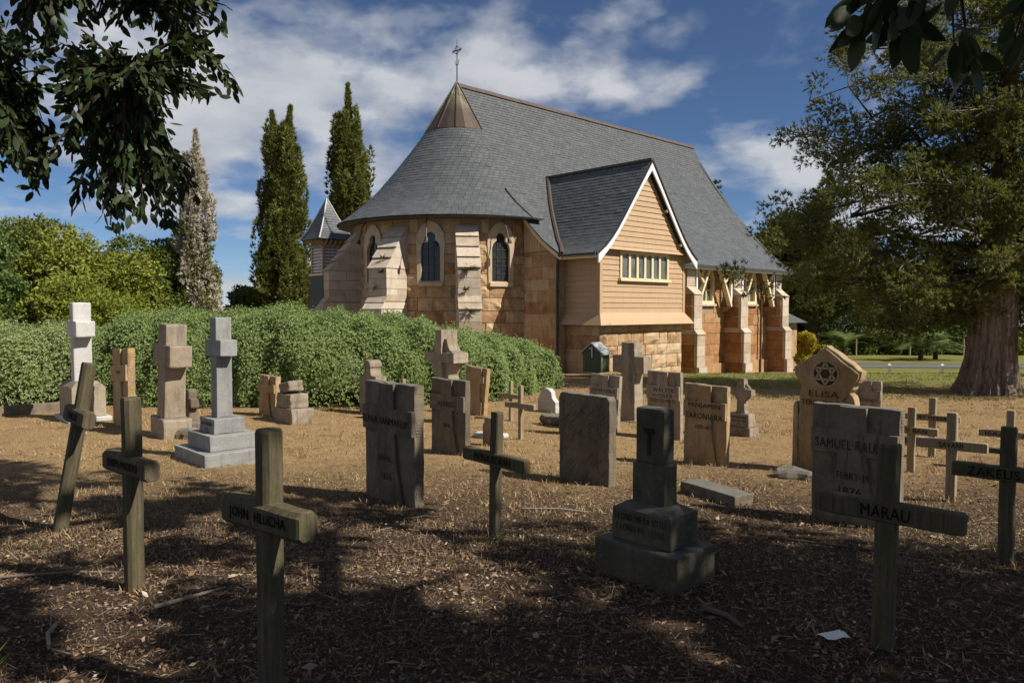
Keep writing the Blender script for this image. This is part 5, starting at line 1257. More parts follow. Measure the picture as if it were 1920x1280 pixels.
# ================================================================== hedge
def hedge(label, path, mat, n, seed, scale=(0.032, 0.058), name='flowering_hedge'):
    """path: (x, y, half width, height)"""
    g = thing(name, label, 'hedge', (path[0][0], path[0][1], gz(path[0][1]))); o = Vector(g.location)
    P = np.array(path, float); seg = np.linalg.norm(np.diff(P[:, :2], axis=0), axis=1); s = np.concatenate([[0], np.cumsum(seg)])
    rr = np.random.default_rng(seed)
    def sample(tt, th, k=1.0):
        c = np.stack([np.interp(tt, s, P[:, i]) for i in range(4)], 1)
        d = np.stack([np.interp(tt+0.2, s, P[:, 0]) - np.interp(tt-0.2, s, P[:, 0]), np.interp(tt+0.2, s, P[:, 1]) - np.interp(tt-0.2, s, P[:, 1])], 1); d /= np.linalg.norm(d, axis=1, keepdims=True) + 1e-9
        nx, ny = d[:, 1], -d[:, 0]          # towards the camera side
        e = np.minimum(1, np.minimum(tt, s[-1]-tt)/c[:, 2] + 0.02); e = np.sqrt(np.clip(1-(1-e)**2, 0, 1))     # rounded ends
        cs, sn = np.cos(th), np.sin(th); q = 0.62
        a = np.sign(cs)*np.abs(cs)**q; b = np.abs(sn)**q
        lump = 1 + 0.035*np.sin(tt*2.3+th*2.0) + 0.035*np.sin(tt*5.1+th*4.0+1.0) + 0.03*np.sin(tt*9.7-th*5.0)
        w = c[:, 2]*e*lump*k; h = c[:, 3]*(0.35+0.65*e)*lump*k
        g0 = np.interp(c[:, 1], GY, GZ)
        p = np.stack([c[:, 0] + nx*a*w, c[:, 1] + ny*a*w, g0 + b*h], 1)
        nn = np.stack([nx*cs, ny*cs, sn*0.9 + 0.25], 1); return p, nn
    tt = rr.uniform(0, s[-1], n); th = rr.uniform(-0.05, math.pi*0.80, n)
    p, nn = sample(tt, th, 1.0); p += nn * (rr.normal(0, 0.05, (n, 1)) + 0.10*(rr.random((n, 1)) < 0.04)*rr.random((n, 1)) - 0.16*np.clip(np.sin(tt*7.3 + th*6.0)*np.sin(tt*3.1 - th*9.0 + 2.0) - 0.45, 0, 1)[:, None]) + rr.normal(0, 0.03, (n, 3))
    nn = nn + rr.normal(0, 0.35, nn.shape) + np.array([0, 0, 0.45])
    parts = []
    for i in range(4):
        tv, tf, tp = rosette(4, 1.0, 0.56, 0.75); q = slice(i, None, 4); parts.append(scatter(tv, tf, p[q] - np.array(o), nn[q], rr.uniform(*scale, len(p[q])), tip=tp))
    foliage('foliage', mat, g, parts, 'stuff')
    # twiggy core so that one cannot see through
    T, H = 60, 10; tg, hg = np.meshgrid(np.linspace(0, s[-1], T), np.linspace(-0.1, math.pi+0.1, H), indexing='ij')
    cp, _ = sample(tg.ravel(), hg.ravel(), 0.93); cp[:, 2] -= 0.03
    i, j = np.meshgrid(np.arange(T-1), np.arange(H-1), indexing='ij'); a0 = (i*H+j).ravel()
    link('inner_twigs', mesh_np('inner_twigs', cp - np.array(o), [np.stack([a0, a0+H, a0+H+1, a0+1], 1)]), M['olive'], g)
    return g
hedge('long rounded flowering hedge between the graves and church apse', [(-10.2,17.8,1.6,1.75),(-7,17.6,1.9,1.95),(-4,17.4,2.0,1.98),(-2.0,18.2,2.0,1.62),(-0.6,19.8,1.8,1.20),(0.35,21.5,1.3,0.85)], M['hedge'], 118000, 5)
hedge('paler loose hedge at the left edge behind the kerb', [(-18,17.0,1.6,1.75),(-14,17.0,1.8,1.8),(-11,17.4,1.8,1.65),(-8.6,18.0,1.2,1.5)], M['hedge_pale'], 30000, 6)

# ================================================================== fig tree overhead (its shade covers the foreground)
fig = thing('fig_tree', 'broad fig tree whose leafy branches hang over both top corners', 'tree', (7.0, -5.0, 0.0))
FO = np.array([7.0, -5.0, 0.0])
mb = MB()
mb.tube([(0,0,-0.2),(0.05,0.02,0.4),(0.1,0.05,1.6),(0.0,0.1,3.2),(-0.1,0.2,4.6)], [0.95,0.62,0.5,0.46,0.40], 14, flute=lambda i, k: 1 + 0.10*math.sin(k*2.7)*(1.5 if i < 2 else 0.6))
mb.build('trunk', M['dark_bark'], fig, smooth=True)
def canopy_z(x, y): return max(4.7, 2.05 + 0.47*max(y, 0.0))
clusters = []
rr = np.random.default_rng(21)
while len(clusters) < 340:
    x, y = rr.uniform(-4.5, 11.5), rr.uniform(-4.5, 7.0)
    front = 7.0 - 0.40*(x + 0.4)
    if y > front - 0.4 or (x < -2.0 and y < -2): continue
    nz_ = mnoise.noise(Vector((x*0.42 + 3.1, y*0.42, 2.0))) + 0.5*mnoise.noise(Vector((x*1.1, y*1.1, 7.0)))
    if nz_ < -0.20 - 0.12*(y > 3): continue
    if 2.6 < x < 4.8 and 0.0 < y < 2.8 and rr.random() < 0.50: continue  # crown thinned here to let sun flecks onto the left foreground
    clusters.append((x, y, canopy_z(x, y) + rr.uniform(0.7, 2.1), rr.uniform(0.45, 0.80)))
ends = {}
for i, (tx, ty, tz) in enumerate([(-2.0,3.5,5.2),(1.0,5.0,5.6),(4.5,3.5,5.8),(8.5,1.5,6.2),(3.0,0.0,5.6),(-2.5,0.0,5.2),(6.0,-3.0,6.4),(9.5,-2.5,6.0),(2.0,-3.0,5.8)]):
    mb = MB(); pts = limb(mb, (-0.1,0.2,4.3), np.array([tx,ty,tz]) - FO, 0.22, 0.06, 0.6, 8, 7)
    mb.build('limb', M['dark_bark'], fig, smooth=True); ends[i] = [np.array(p) + FO for p in pts]
allp = np.array([p for v in ends.values() for p in v])
mb = MB()
for (x, y, z, r_) in clusters:
    q = allp[np.argmin(np.linalg.norm(allp - np.array([x, y, z]), axis=1))]
    limb(mb, q - FO, np.array([x, y, z]) - FO, 0.045, 0.012, 0.5, 5, 4)
mb.build('branchlets', M['dark_bark'], fig, 'stuff')
LV = np.array([(0,0,0),(0.10,0,0.22),(0.135,0,0.5),(0.09,0,0.78),(0,0.02,1.0),(-0.09,0,0.78),(-0.135,0,0.5),(-0.10,0,0.22),(0,-0.035,0.5)]) * np.array([1.55,1,1])
LF = [np.array([(0,1,8),(1,2,8),(2,3,8),(3,4,8),(4,5,8),(5,6,8),(6,7,8),(7,0,8)])]
lv2 = np.array([(0,0,0),(0.2,0,0.5),(0,0.02,1.0),(-0.2,0,0.5)]); lf2 = [np.array([(0,1,2,3)])]
def outside_fleck_gap(x, y, z):
    """False where the crown has a gap: gaps run along the light, more of them over the left of the churchyard"""
    k = z / S.z; gx_, gy_ = x - S.x*k, y - S.y*k
    f = mnoise.noise(Vector((gx_*1.3, gy_*1.3, 1.7))) + 0.60*mnoise.noise(Vector((gx_*3.4, gy_*3.4, 4.2)))
    w = 1.0/(1.0 + math.exp((gx_ + 0.9)*2.2)) if gy_ < 8 else 0.5
    return f < 0.54 - 0.66*w
parts = []
for (x, y, z, r_) in clusters:
    n = int(640 * r_ * r_); p, d = shell(n, (x, y, z), (r_, r_, r_*0.62), 0.2); d[:, 2] -= 0.6; k_ = [outside_fleck_gap(*q_) for q_ in p]; p, d = p[k_], d[k_]; n = len(p)
    parts.append(scatter(lv2, lf2, p - FO, d, rng.uniform(0.17, 0.30, n)))
foliage('foliage', M['fig'], fig, parts, 'stuff')
# the hanging leaves that show against the sky
def leaf_mesh(bend, fold):
    V = LV.copy(); V[:, 1] += bend * (V[:, 2] ** 2); V[8, 1] -= fold
    return mesh_np('leaf', V, LF, {'rnd': np.full(len(V), random.random())})
leaf_meshes = [leaf_mesh(random.uniform(-0.22, 0.22), random.uniform(0.0, 0.05)) for _ in range(10)]
for me in leaf_meshes: me.materials.append(M['fig'])
def hang(tips, n_leaf, size, anchor, spread, n_obj, tw=0.010):
    """twigs from an anchor to each tip carrying leaves along their outer part"""
    items = []; mb = MB()
    for tpp in tips:
        a = np.array(anchor[np.argmin([np.linalg.norm(np.array(q) - tpp) for q in anchor])], float); tpp = np.array(tpp, float)
        mid = (a + tpp)/2 + np.array([0, 0, 0.12*np.linalg.norm(tpp-a)])
        pts = [tuple((1-t_)**2*a + 2*t_*(1-t_)*mid + t_**2*tpp - FO) for t_ in np.linspace(0, 1, 7)]
        mb.tube(pts, [tw*1.6, tw*1.4, tw*1.2, tw, tw*0.8, tw*0.6, tw*0.35], 5)
        ax = tpp - a; L = np.linalg.norm(ax); ax /= L
        for k in range(n_leaf):
            t_ = 1 - min(0.9, rng.uniform(0, spread)/L); q = (1-t_)**2*a + 2*t_*(1-t_)*mid + t_**2*tpp
            d = ax*rng.uniform(0.1, 0.9) + rng.normal(0, 0.55, 3) + np.array([0, 0, -0.75]); items.append((q - FO + rng.normal(0, 0.02, 3), d / np.linalg.norm(d), rng.uniform(*size)))
    mb.build('twigs', M['dark_bark'], fig, 'stuff')
    rng.shuffle(items) if False else random.shuffle(items)
    for (p, d, s_) in items[:n_obj]:
        o = bpy.data.objects.new('leaf', random.choice(leaf_meshes)); COL.objects.link(o); o.parent = fig
        z_ = Vector(d); q = z_.to_track_quat('Z', 'Y'); o.rotation_mode = 'QUATERNION'
        from mathutils import Quaternion
        o.rotation_quaternion = q @ Quaternion((0, 0, 1), random.uniform(0, 6.283)); o.location = p; o.scale = (s_, s_, s_)
    rest = items[n_obj:]
    if rest: foliage('hanging_foliage', M['fig'], fig, [scatter(LV, LF, np.array([i[0] for i in rest]), np.array([i[1] for i in rest]), np.array([i[2] for i in rest]))], 'stuff')
poly = [(-1.62,3.6),(-1.62,3.34),(-1.72,3.02),(-1.70,2.76),(-1.90,2.62),(-1.90,2.20),(-2.13,2.06),(-2.50,2.12),(-2.74,2.36),(-3.1,2.34),(-3.2,3.6)]
def inside(x, z):
    c = False
    for (x0, z0), (x1, z1) in zip(poly, poly[1:] + poly[:1]):
        if (z0 > z) != (z1 > z) and x < (x1-x0)*(z-z0)/(z1-z0) + x0: c = not c
    return c
tips = []
while len(tips) < 125:
    x, z = rr.uniform(-3.2, -1.55), rr.uniform(2.05, 3.6)
    if inside(x, z): tips.append((x + rr.normal(0, 0.04), 4.2 + rr.uniform(-0.30, 0.7), z))
tips += [(rr.uniform(-3.05, -2.2), 4.2 + rr.uniform(-0.25, 0.6), rr.uniform(2.5, 3.5)) for _ in range(46)] + [(rr.uniform(-3.15, -2.65), 4.2 + rr.uniform(-0.2, 0.5), rr.uniform(2.5, 3.2)) for _ in range(26)]
tips += [(-2.9,4.2,2.36),(-2.8,4.3,2.42),(-2.66,4.2,2.28),(-2.3,4.3,2.08),(-2.05,4.2,2.12),(-1.95,4.3,2.2),(-1.72,4.25,3.1),(-1.75,4.3,2.85),(-1.62,4.2,3.30),(-1.66,4.2,3.02),(-1.66,4.2,2.80),(-1.90,4.15,2.62),(-1.88,4.2,2.24),(-2.12,4.1,2.08),(-2.46,4.2,2.16),(-1.95,4.2,2.34),(-2.3,4.2,2.2)]
hang(tips, 44, (0.058, 0.094), [(-2.6,4.3,3.9),(-3.3,4.2,3.5),(-2.0,4.4,4.2),(-3.6,4.0,2.9),(-2.3,4.5,3.75),(-2.9,4.5,3.75),(-3.0,4.0,3.2),(-2.5,4.1,3.3),(-2.1,4.4,3.4),(-2.4,4.6,2.95),(-2.9,4.2,2.85),(-2.15,4.2,2.9)], 0.42, 258)
tips = [(1.02,2.3,2.50),(1.06,2.35,2.44),(1.18,2.3,2.40),(1.10,2.35,2.47),(1.22,2.4,2.44),(1.34,2.3,2.40),(1.45,2.4,2.37),(1.55,2.35,2.42),(1.66,2.3,2.44)]
hang(tips, 9, (0.105, 0.150), [(1.25,2.2,2.75),(1.35,2.2,2.85),(1.6,2.2,2.8),(1.85,2.1,2.7)], 0.16, 42, 0.006)

# ================================================================== columnar cypresses
def cypress(label, x, y, h, r_, mat, plumes, n, size, seed, bark='dark_bark', shape=None, patches=(), spires=((0.0, 1.0),)):
    g = thing('cypress_tree', label, 'tree', (x, y, gz(y) - 0.1)); q = np.random.default_rng(seed)
    mb = MB(); mb.tube([(0,0,0),(0.05,0.0,h*0.3),(-0.03,0.02,h*0.65),(0,0,h*0.94)], [0.32,0.24,0.13,0.03], 8); mb.build('trunk', M[bark], g)
    per = {}
    prof = shape or [(0.0,0.55),(0.12,0.95),(0.30,1.0),(0.55,0.82),(0.75,0.62),(0.9,0.38),(1.0,0.10)]
    for i in range(plumes):
        z0 = h*q.uniform(0.02, 0.80); a = q.uniform(0, 6.283); k = np.interp(z0/h, [p[0] for p in prof], [p[1] for p in prof])
        rad = r_*k*(q.uniform(0.35, 0.95) if q.random() > 0.12 else q.uniform(1.0, 1.18)); L = h*q.uniform(0.07, 0.15)*(0.7 + 0.6*k); w = r_*k*q.uniform(0.15, 0.30) + 0.07
        if z0 + L > h: L = max(0.5, h - z0)
        m_ = int(n/plumes); d = q.normal(size=(m_, 3)); d /= np.linalg.norm(d, axis=1, keepdims=True); s = q.uniform(0.45, 1, (m_, 1))**0.5
        pz = d[:, 2:3]*0.5 + 0.5
        p = np.concatenate([d[:, :2]*s*w*(1.05 - 0.75*pz), pz*L], 1) + np.array([math.cos(a)*rad, math.sin(a)*rad, z0])
        dd = np.concatenate([d[:, :2]*0.8, np.full((m_, 1), 0.75)], 1) + q.normal(0, 0.25, (m_, 3))
        mm = mat
        for (pm, lo, hi, prob) in patches:
            if lo <= z0/h <= hi and q.random() < prob: mm = pm
        tv, tf, _ = spray(5, 1.0, 0.20, 0.7); per.setdefault(mm, []).append(scatter(tv, tf, p, dd, q.uniform(*size, m_), rnd=np.full(m_, q.random())*0.55 + q.random(m_)*0.45))
    for (dx_, top_) in spires:          # the pointed leaders
        for (f0, L, w) in ((0.80, 0.20, 0.42), (0.74, 0.16, 0.55), (0.86, 0.14, 0.24)):
            m_ = 420; t_ = q.random(m_)**1.25; a = q.uniform(0, 6.283, m_); rr_ = w*(1-t_)*q.uniform(0.4, 1, m_)*r_/1.5
            p = np.stack([dx_*(0.5+0.5*t_) + np.cos(a)*rr_, np.sin(a)*rr_, h*(f0 + L*t_)*top_], 1); dd = np.stack([np.cos(a)*0.5, np.sin(a)*0.5, np.full(m_, 0.9)], 1) + q.normal(0, 0.2, (m_, 3))
            tv, tf, _ = spray(7, 1.0, 0.15, 0.6); per.setdefault(mat, []).append(scatter(tv, tf, p, dd, q.uniform(*size, m_)*0.8))
    for mm, ps in per.items(): foliage('crown', M[mm], g, ps)
    return g
cypress('tall dark cypress left of the church turret', -13.7, 45.0, 15.4, 1.50, 'cypress', 190, 24000, (0.24,0.46), 31, shape=[(0,0.80),(0.1,1.0),(0.3,0.98),(0.5,0.84),(0.7,0.72),(0.85,0.55),(0.95,0.30),(1,0.08)], spires=((-0.62,0.98),(0.52,1.0)))
cypress('cypress with pointed top rising behind the apse roof', -10.4, 48.0, 17.6, 1.62, 'cypress', 180, 22000, (0.24,0.46), 32, shape=[(0,0.8),(0.3,1.0),(0.5,0.95),(0.62,0.85),(0.75,0.58),(0.85,0.42),(0.95,0.22),(1,0.06)])
cypress('dying grey cypress with bare twigs above the hedge', -17.6, 42.0, 13.2, 1.12, 'dead', 150, 11000, (0.20,0.40), 33, bark='pale_bark', patches=(('cypress',0.0,0.45,0.30),('cypress',0.45,0.62,0.10)), shape=[(0,0.9),(0.2,1.0),(0.4,0.9),(0.6,0.72),(0.8,0.55),(0.93,0.32),(1,0.08)])

# ================================================================== broadleaf trees and shrubs
def tree(label, x, y, h, r_, mat, n, size, seed, name='broadleaf_tree', cat='tree', group=None, low=0.12, blobs=26, bark='dark_bark', squash=0.9, tilt_up=0.3):
    g = thing(name, label, cat, (x, y, gz(y) - 0.1), 0.0, group); q = np.random.default_rng(seed)
    mb = MB(); th = h*0.45; mb.tube([(0,0,0),(0.1*r_*0.3,0,th*0.5),(0,0.1,th)], [0.05*h, 0.035*h, 0.025*h], 8)
    cs = []
    for i in range(blobs):
        a = q.uniform(0, 6.283); k = math.sqrt(q.random()); zc_ = q.uniform(low + 0.12, 0.88)
        sh = math.sqrt(max(0.05, 1 - (abs(zc_-0.42)/0.60)**2.2)); br = r_*q.uniform(0.24, 0.40)
        cs.append((math.cos(a)*k*(r_-br)*sh, math.sin(a)*k*(r_-br)*sh*squash, h*zc_, br))
    for c in cs[:10]: limb(mb, (0, 0.05, th*q.uniform(0.6, 1.0)), (c[0], c[1], c[2]), 0.015*h, 0.004*h, 0.5, 5, 4)
    mb.build('trunk', M[bark], g); parts = []
    for (cx_, cy_, cz_, br) in cs:
        m_ = max(20, int(1.25*n/blobs)); p, d = shell(m_, (cx_, cy_, cz_), (br, br, br*0.78), 0.55, tilt_up); p[:, 2] = np.maximum(p[:, 2], 0.1)
        tv, tf, _ = clump(6, 1.0, 0.46); parts.append(scatter(tv, tf, p, d, 0.74*q.uniform(*size, m_), rnd=np.clip(q.random()*0.5 + q.random(m_)*0.5, 0, 1)))
    foliage('crown', M[mat], g, parts)
    return g
tree('leafy mid green tree at the left edge of frame', -25.0, 33.5, 6.7, 3.6, 'midgreen', 7000, (0.28,0.46), 41, group='wood beyond the hedge', blobs=30)
tree('yellow green dome of leaves beside the left edge tree', -22.0, 38.0, 7.0, 4.4, 'lime', 8000, (0.26,0.44), 42, group='wood beyond the hedge', blobs=34)
tree('lower lime green tree right behind the hedge corner', -19.5, 34.0, 4.4, 3.2, 'lime', 6500, (0.24,0.40), 43, group='wood beyond the hedge', blobs=28)
tree('rounded olive tree next to the dying cypress', -20.5, 43.0, 7.6, 4.2, 'olive', 8000, (0.26,0.46), 44, group='wood beyond the hedge', blobs=30)
tree('tallest olive tree deep in the left wood', -27.5, 44.0, 8.6, 5.0, 'olive', 7000, (0.30,0.50), 45, group='wood beyond the hedge', blobs=32)
tree('bushy yellow green tree below the hanging fig branch', -23.0, 29.5, 3.6, 2.8, 'lime', 5500, (0.22,0.38), 46, group='wood beyond the hedge', blobs=24)
tree('small green tree between dying cypress and palm', -16.2, 47.0, 4.8, 2.4, 'midgreen', 3500, (0.26,0.42), 47, group='wood beyond the hedge', blobs=18)
tree('low dark tree beneath the two cypresses', -12.0, 52.0, 4.6, 3.4, 'olive', 3500, (0.26,0.42), 48, group='wood beyond the hedge', blobs=18)
tree('far dark green tree at the left horizon', -36.0, 52.0, 9.5, 5.5, 'midgreen', 5000, (0.36,0.6), 49, group='wood beyond the hedge', blobs=26)

# palm-like plants
def fronds(label, x, y, n, L, mat, seed, name='cycad', cat='plant', stem=0.4, lift=0.9, z_base=0.0, group=None):
    g = thing(name, label, cat, (x, y, gz(y)), 0, group); q = np.random.default_rng(seed)
    mb = MB(); mb.tube([(0,0,-0.1),(0,0,stem)], [0.18,0.13], 8); mb.build('stem', M['dark_bark'], g)
    for i in range(n):
        a = q.uniform(0, 6.283); l = L*q.uniform(0.75, 1.1); up = lift*q.uniform(0.5, 1.1); V = []; F = []; b0 = Vector((0, 0, stem))
        rach = []
        for k in range(9):
            t_ = k/8; rach.append(Vector((math.cos(a)*l*t_*math.cos(up*(1-t_*0.6)), math.sin(a)*l*t_*math.cos(up*(1-t_*0.6)), stem + l*(math.sin(up)*t_ - 0.75*t_*t_*math.sin(up)*(1.2 if up < 0.9 else 0.8)))))
        for k in range(1, 9):
            p = rach[k]; d = (rach[k]-rach[k-1]).normalized(); sd = d.cross(Vector((0,0,1))).normalized(); ll = l*0.20*(1 - 0.55*abs(k/8 - 0.45))
            for s in (-1, 1):
                for sub in (0.0, 0.5):
                    pp = rach[k-1].lerp(p, 0.5+sub); e = pp + (sd*s + d*0.55 + Vector((0,0,-0.12))).normalized()*ll; w = d*ll*0.13; b = len(V)
                    V += [tuple(pp-w), tuple(pp+w), tuple(e)]; F.append((b, b+1, b+2))
        nv = len(V)
        me = mesh_np('frond', V, [np.array(F)], {'rnd': np.full(nv, q.random())}); link('frond', me, M[mat], g)
    return g
fronds('palm with drooping fronds between dying and dark cypress', -17.0, 43.5, 16, 2.2, 'palm', 51, 'palm_tree', 'palm', 2.3, 1.0)
fronds('tall cycad left of the lawn behind the gabled headstone', 21.6, 48.5, 24, 2.5, 'palm', 52, stem=0.8, lift=1.25)
fronds('broad cycad clump at the edge of the lawn', 26.6, 48.5, 34, 2.9, 'palm', 53, stem=0.7, lift=1.15)
fronds('cycad beside the broad clump under the trees', 28.4, 50.0, 20, 2.3, 'palm', 54, stem=0.5, lift=1.0)
fronds('strappy plant at the foot of the yellow bush', 15.9, 37.2, 14, 0.9, 'palm', 55, 'leafy_plant', 'plant', 0.1, 1.0)
fronds('strappy plant behind the big trunk at the right edge', 17.6, 24.0, 18, 1.3, 'palm', 56, 'leafy_plant', 'plant', 0.2, 1.1)
tree('bright yellow rounded bush beside the church wall', 15.4, 38.4, 2.15, 0.98, 'yellow', 2600, (0.11,0.20), 57, 'yellow_bush', 'bush', low=0.02, blobs=16)
# trees and shrubs along the far side of the lawn
for i, (lb, x, y, h, r_, mt, sd) in enumerate([
    ('dark spreading tree behind the left cycad', 27.0, 64.0, 9.0, 6.0, 'darkgreen', 61), ('dark tree with pale trunk beyond the lawn', 33.0, 63.0, 8.0, 5.5, 'darkgreen', 62),
    ('olive tree filling the gap by the great trunk', 39.5, 62.0, 7.0, 5.0, 'olive', 63), ('mid green tree beyond the great trunk', 46.0, 64.0, 8.5, 5.5, 'midgreen', 64),
    ('low dark tree beside the small porch roof', 22.5, 60.0, 4.6, 3.4, 'darkgreen', 65), ('tall dark tree behind the church gable end', 22.5, 56.0, 11.0, 5.2, 'darkgreen', 66)]):
    tree(lb, x, y, h, r_, mt, 4200, (0.36,0.62), sd, group='trees beyond the lawn', blobs=28, bark='pale_bark' if i == 1 else 'dark_bark', low=0.1)
for i, (lb, x, mt) in enumerate([('first low shrub of the row beyond the lawn', 24.5, 'midgreen'), ('second low shrub of the row beyond the lawn', 28.0, 'olive'), ('third low shrub of the row beyond the lawn', 31.6, 'midgreen'),
                                 ('fourth low shrub of the row beyond the lawn', 35.2, 'midgreen'), ('fifth low shrub of the row beyond the lawn', 38.8, 'lime'), ('last low shrub of the row beyond the lawn', 42.6, 'midgreen')]):
    tree(lb, x, 57.0, 2.0, 2.4, mt, 1700, (0.26,0.44), 70+i, 'shrub', 'shrub', 'shrubs beyond the lawn', 0.0, 12)
for i, x in enumerate((25.6, 29.6, 33.6, 37.6)):
    g = thing('fence_post', '%s grey post of the fence beyond the lawn' % ('first','second','third','fourth')[i], 'post', (x, 55.5, gz(55.5)), 0, 'posts of the far fence')
    mb = MB(); mb.tube([(0,0,-0.1),(0.01,0,0.6),(0,0,1.25)], [0.075,0.07,0.065], 8); mb.build('post', M['grey_wood'], g)
# Norfolk pines on the skyline
def norfolk(label, x, y, h, r_, seed):
    g = thing('norfolk_pine', label, 'pine', (x, y, gz(y)), 0, 'pines on the skyline'); q = np.random.default_rng(seed)
    mb = MB(); mb.tube([(0,0,0),(0,0,h*0.6),(0,0,h)], [0.4,0.2,0.02], 6); mb.build('trunk', M['dark_bark'], g); parts = []; z = h*0.12
    while z < h*0.985:
        k = 1 - z/h; L = r_*(0.10 + 0.90*k**0.8)
        for j in range(6):
            a = q.uniform(0, 6.283) if False else j*1.047 + z; m_ = max(5, int(26*L/r_) + 4); t_ = q.uniform(0.1, 1.0, m_)
            p = np.stack([np.cos(a)*L*t_, np.sin(a)*L*t_, z + L*(0.22*t_*t_)], 1) + q.normal(0, 0.06, (m_, 3)); d = np.tile([math.cos(a)*0.7, math.sin(a)*0.7, 0.55], (m_, 1)) + q.normal(0, 0.3, (m_, 3))
            tv, tf, _ = spray(5, 1.0, 0.22, 0.8); parts.append(scatter(tv, tf, p, d, q.uniform(0.28, 0.5, m_)))
        z += 0.55 + 0.9*k
    foliage('crown', M['pine'], g, parts); return g
norfolk('pine tip showing just above the church roof slope', 22.9, 85.0, 18.8, 3.6, 81)
norfolk('distant pine seen beside the small porch', 48.0, 122.0, 13.5, 3.6, 82)
norfolk('far pine between gable end and great tree', 41.0, 118.0, 11.0, 3.2, 83)

# ================================================================== great spreading conifers
def conifer(label, x, y, trunk, targets, mat, n_spray, size, seed, rcl=(0.5, 0.95), bark='bark'):
    g = thing('macrocarpa_tree', label, 'tree', (x, y, gz(y) - 0.15)); q = np.random.default_rng(seed); O_ = np.array([x, y, gz(y)-0.15])
    mb = MB(); N = 96; ph = [q.uniform(0, 6.283) for _ in range(4)]
    def fl(i, k):
        a = 2*math.pi*k/N; t_ = i/(len(trunk)-1); s = 1.6 - 1.1*min(1, t_*2)
        return 1 + s*(0.055*math.sin(5*a+ph[0]) + 0.05*math.sin(9*a+ph[1]+t_*2) + 0.045*math.sin(19*a+ph[2]+t_*3) + 0.035*math.sin(27*a+ph[3]))
    mb.tube([t_[:3] for t_ in trunk], [t_[3] for t_ in trunk], N, flute=fl); tk = mb.build('trunk', M[bark], g, smooth=False)
    tr_ = np.array([t_[:3] for t_ in trunk]); zs_ = tr_[:, 2]; parts = []; mb = MB(); mbt = MB()
    for (tx, ty, tz) in targets:
        tz0 = float(np.clip(tz - 0.15*math.hypot(tx, ty) + q.uniform(-0.4, 0.6), zs_[-1]*0.22, zs_[-1]*0.97)); st = np.array([np.interp(tz0, zs_, tr_[:, 0]), np.interp(tz0, zs_, tr_[:, 1]), tz0])
        L = np.linalg.norm(np.array([tx, ty, tz]) - st); pts = limb(mb, st, (tx, ty, tz), 0.012*L + 0.015, 0.005, 0.7, 6, 6)
        for k in range(2, 7):
            p0 = np.array(pts[k]); m_ = 2 if k < 5 else 3
            for j in range(m_):
                off = q.normal(0, 0.42, 3)*np.array([1, 1, 0.55]); c = p0 + off; limb(mbt, p0, c + np.array([0, 0, 0.1]), 0.016, 0.005, 0.5, 4, 2)
                r_ = q.uniform(*rcl)*(0.72 if k < 4 else 0.85); ns = int(n_spray*r_*r_); pp, d = shell(ns, c, (r_*0.62, r_*0.62, r_*0.42), 0.1, 0.45); d[:, :2] += (np.array([tx, ty]) - st[:2])/max(L, 0.1)*0.7
                tv, tf, _ = spray(6, 1.0, 0.16, 0.7); parts.append(scatter(tv, tf, pp, d, q.uniform(*size, ns), rnd=np.clip(q.random()*0.6 + q.random(ns)*0.4, 0, 1)))
    mb.build('limbs', M['dark_bark'], g, 'stuff'); mbt.build('branchlets', M['pale_bark'], g, 'stuff'); foliage('crown', M[mat], g, parts)
    return g
TX, TY = 11.9, 18.6
q = np.random.default_rng(91); tg = []
# (pixel-free) limb ends round the trunk: long low limbs towards the church, shorter ones above
for z, lim in ((1.9,-2.2),(2.5,-3.8),(3.1,-5.7),(3.7,-5.4),(4.3,-5.0),(4.9,-5.0),(5.5,-4.7),(6.1,-4.4),(6.7,-4.5),(7.3,-4.4),(7.9,-4.0),(8.6,-3.4),(9.3,-2.6),(9.9,-1.8)):
    dx = lim
    while dx < 3.6:
        tg.append((dx + q.normal(0, 0.22), q.uniform(-2.0, 2.0)*min(1.0, 0.35 + (dx-lim)*0.5), z + q.normal(0, 0.22))); dx += q.uniform(0.75, 1.25)
conifer('great spreading conifer with thick fluted trunk right of church', TX, TY, [(0,0,-0.1,0.98),(0,0,0.12,0.78),(0.02,0,0.45,0.64),(0.06,0,1.0,0.55),(0.10,0.02,1.7,0.51),(0.14,0.05,2.6,0.50),(0.25,0.1,4.2,0.36),(0.35,0.1,6.4,0.25),(0.40,0.1,8.6,0.16),(0.42,0.1,10.8,0.05)], tg, 'cedar', 136, (0.10,0.21), 92, (0.50,0.90))
tg = [(q.uniform(-3.6, 3.6), q.uniform(-2.5, 2.5), q.uniform(3.2, 8.6)) for _ in range(34)] + [(-2.6,0,8.0),(-1.2,0,8.9),(0.4,0,9.6),(-3.4,0.4,6.0),(1.2,0,10.6),(1.3,0.1,11.2)]
conifer('smaller conifer between church gable end and great tree', 19.2, 48.0, [(0,0,-0.1,0.5),(0,0,0.5,0.36),(0,0,4.0,0.25),(0,0,9.5,0.05)], tg, 'cedar', 60, (0.30,0.50), 93, (0.8,1.3), 'dark_bark')

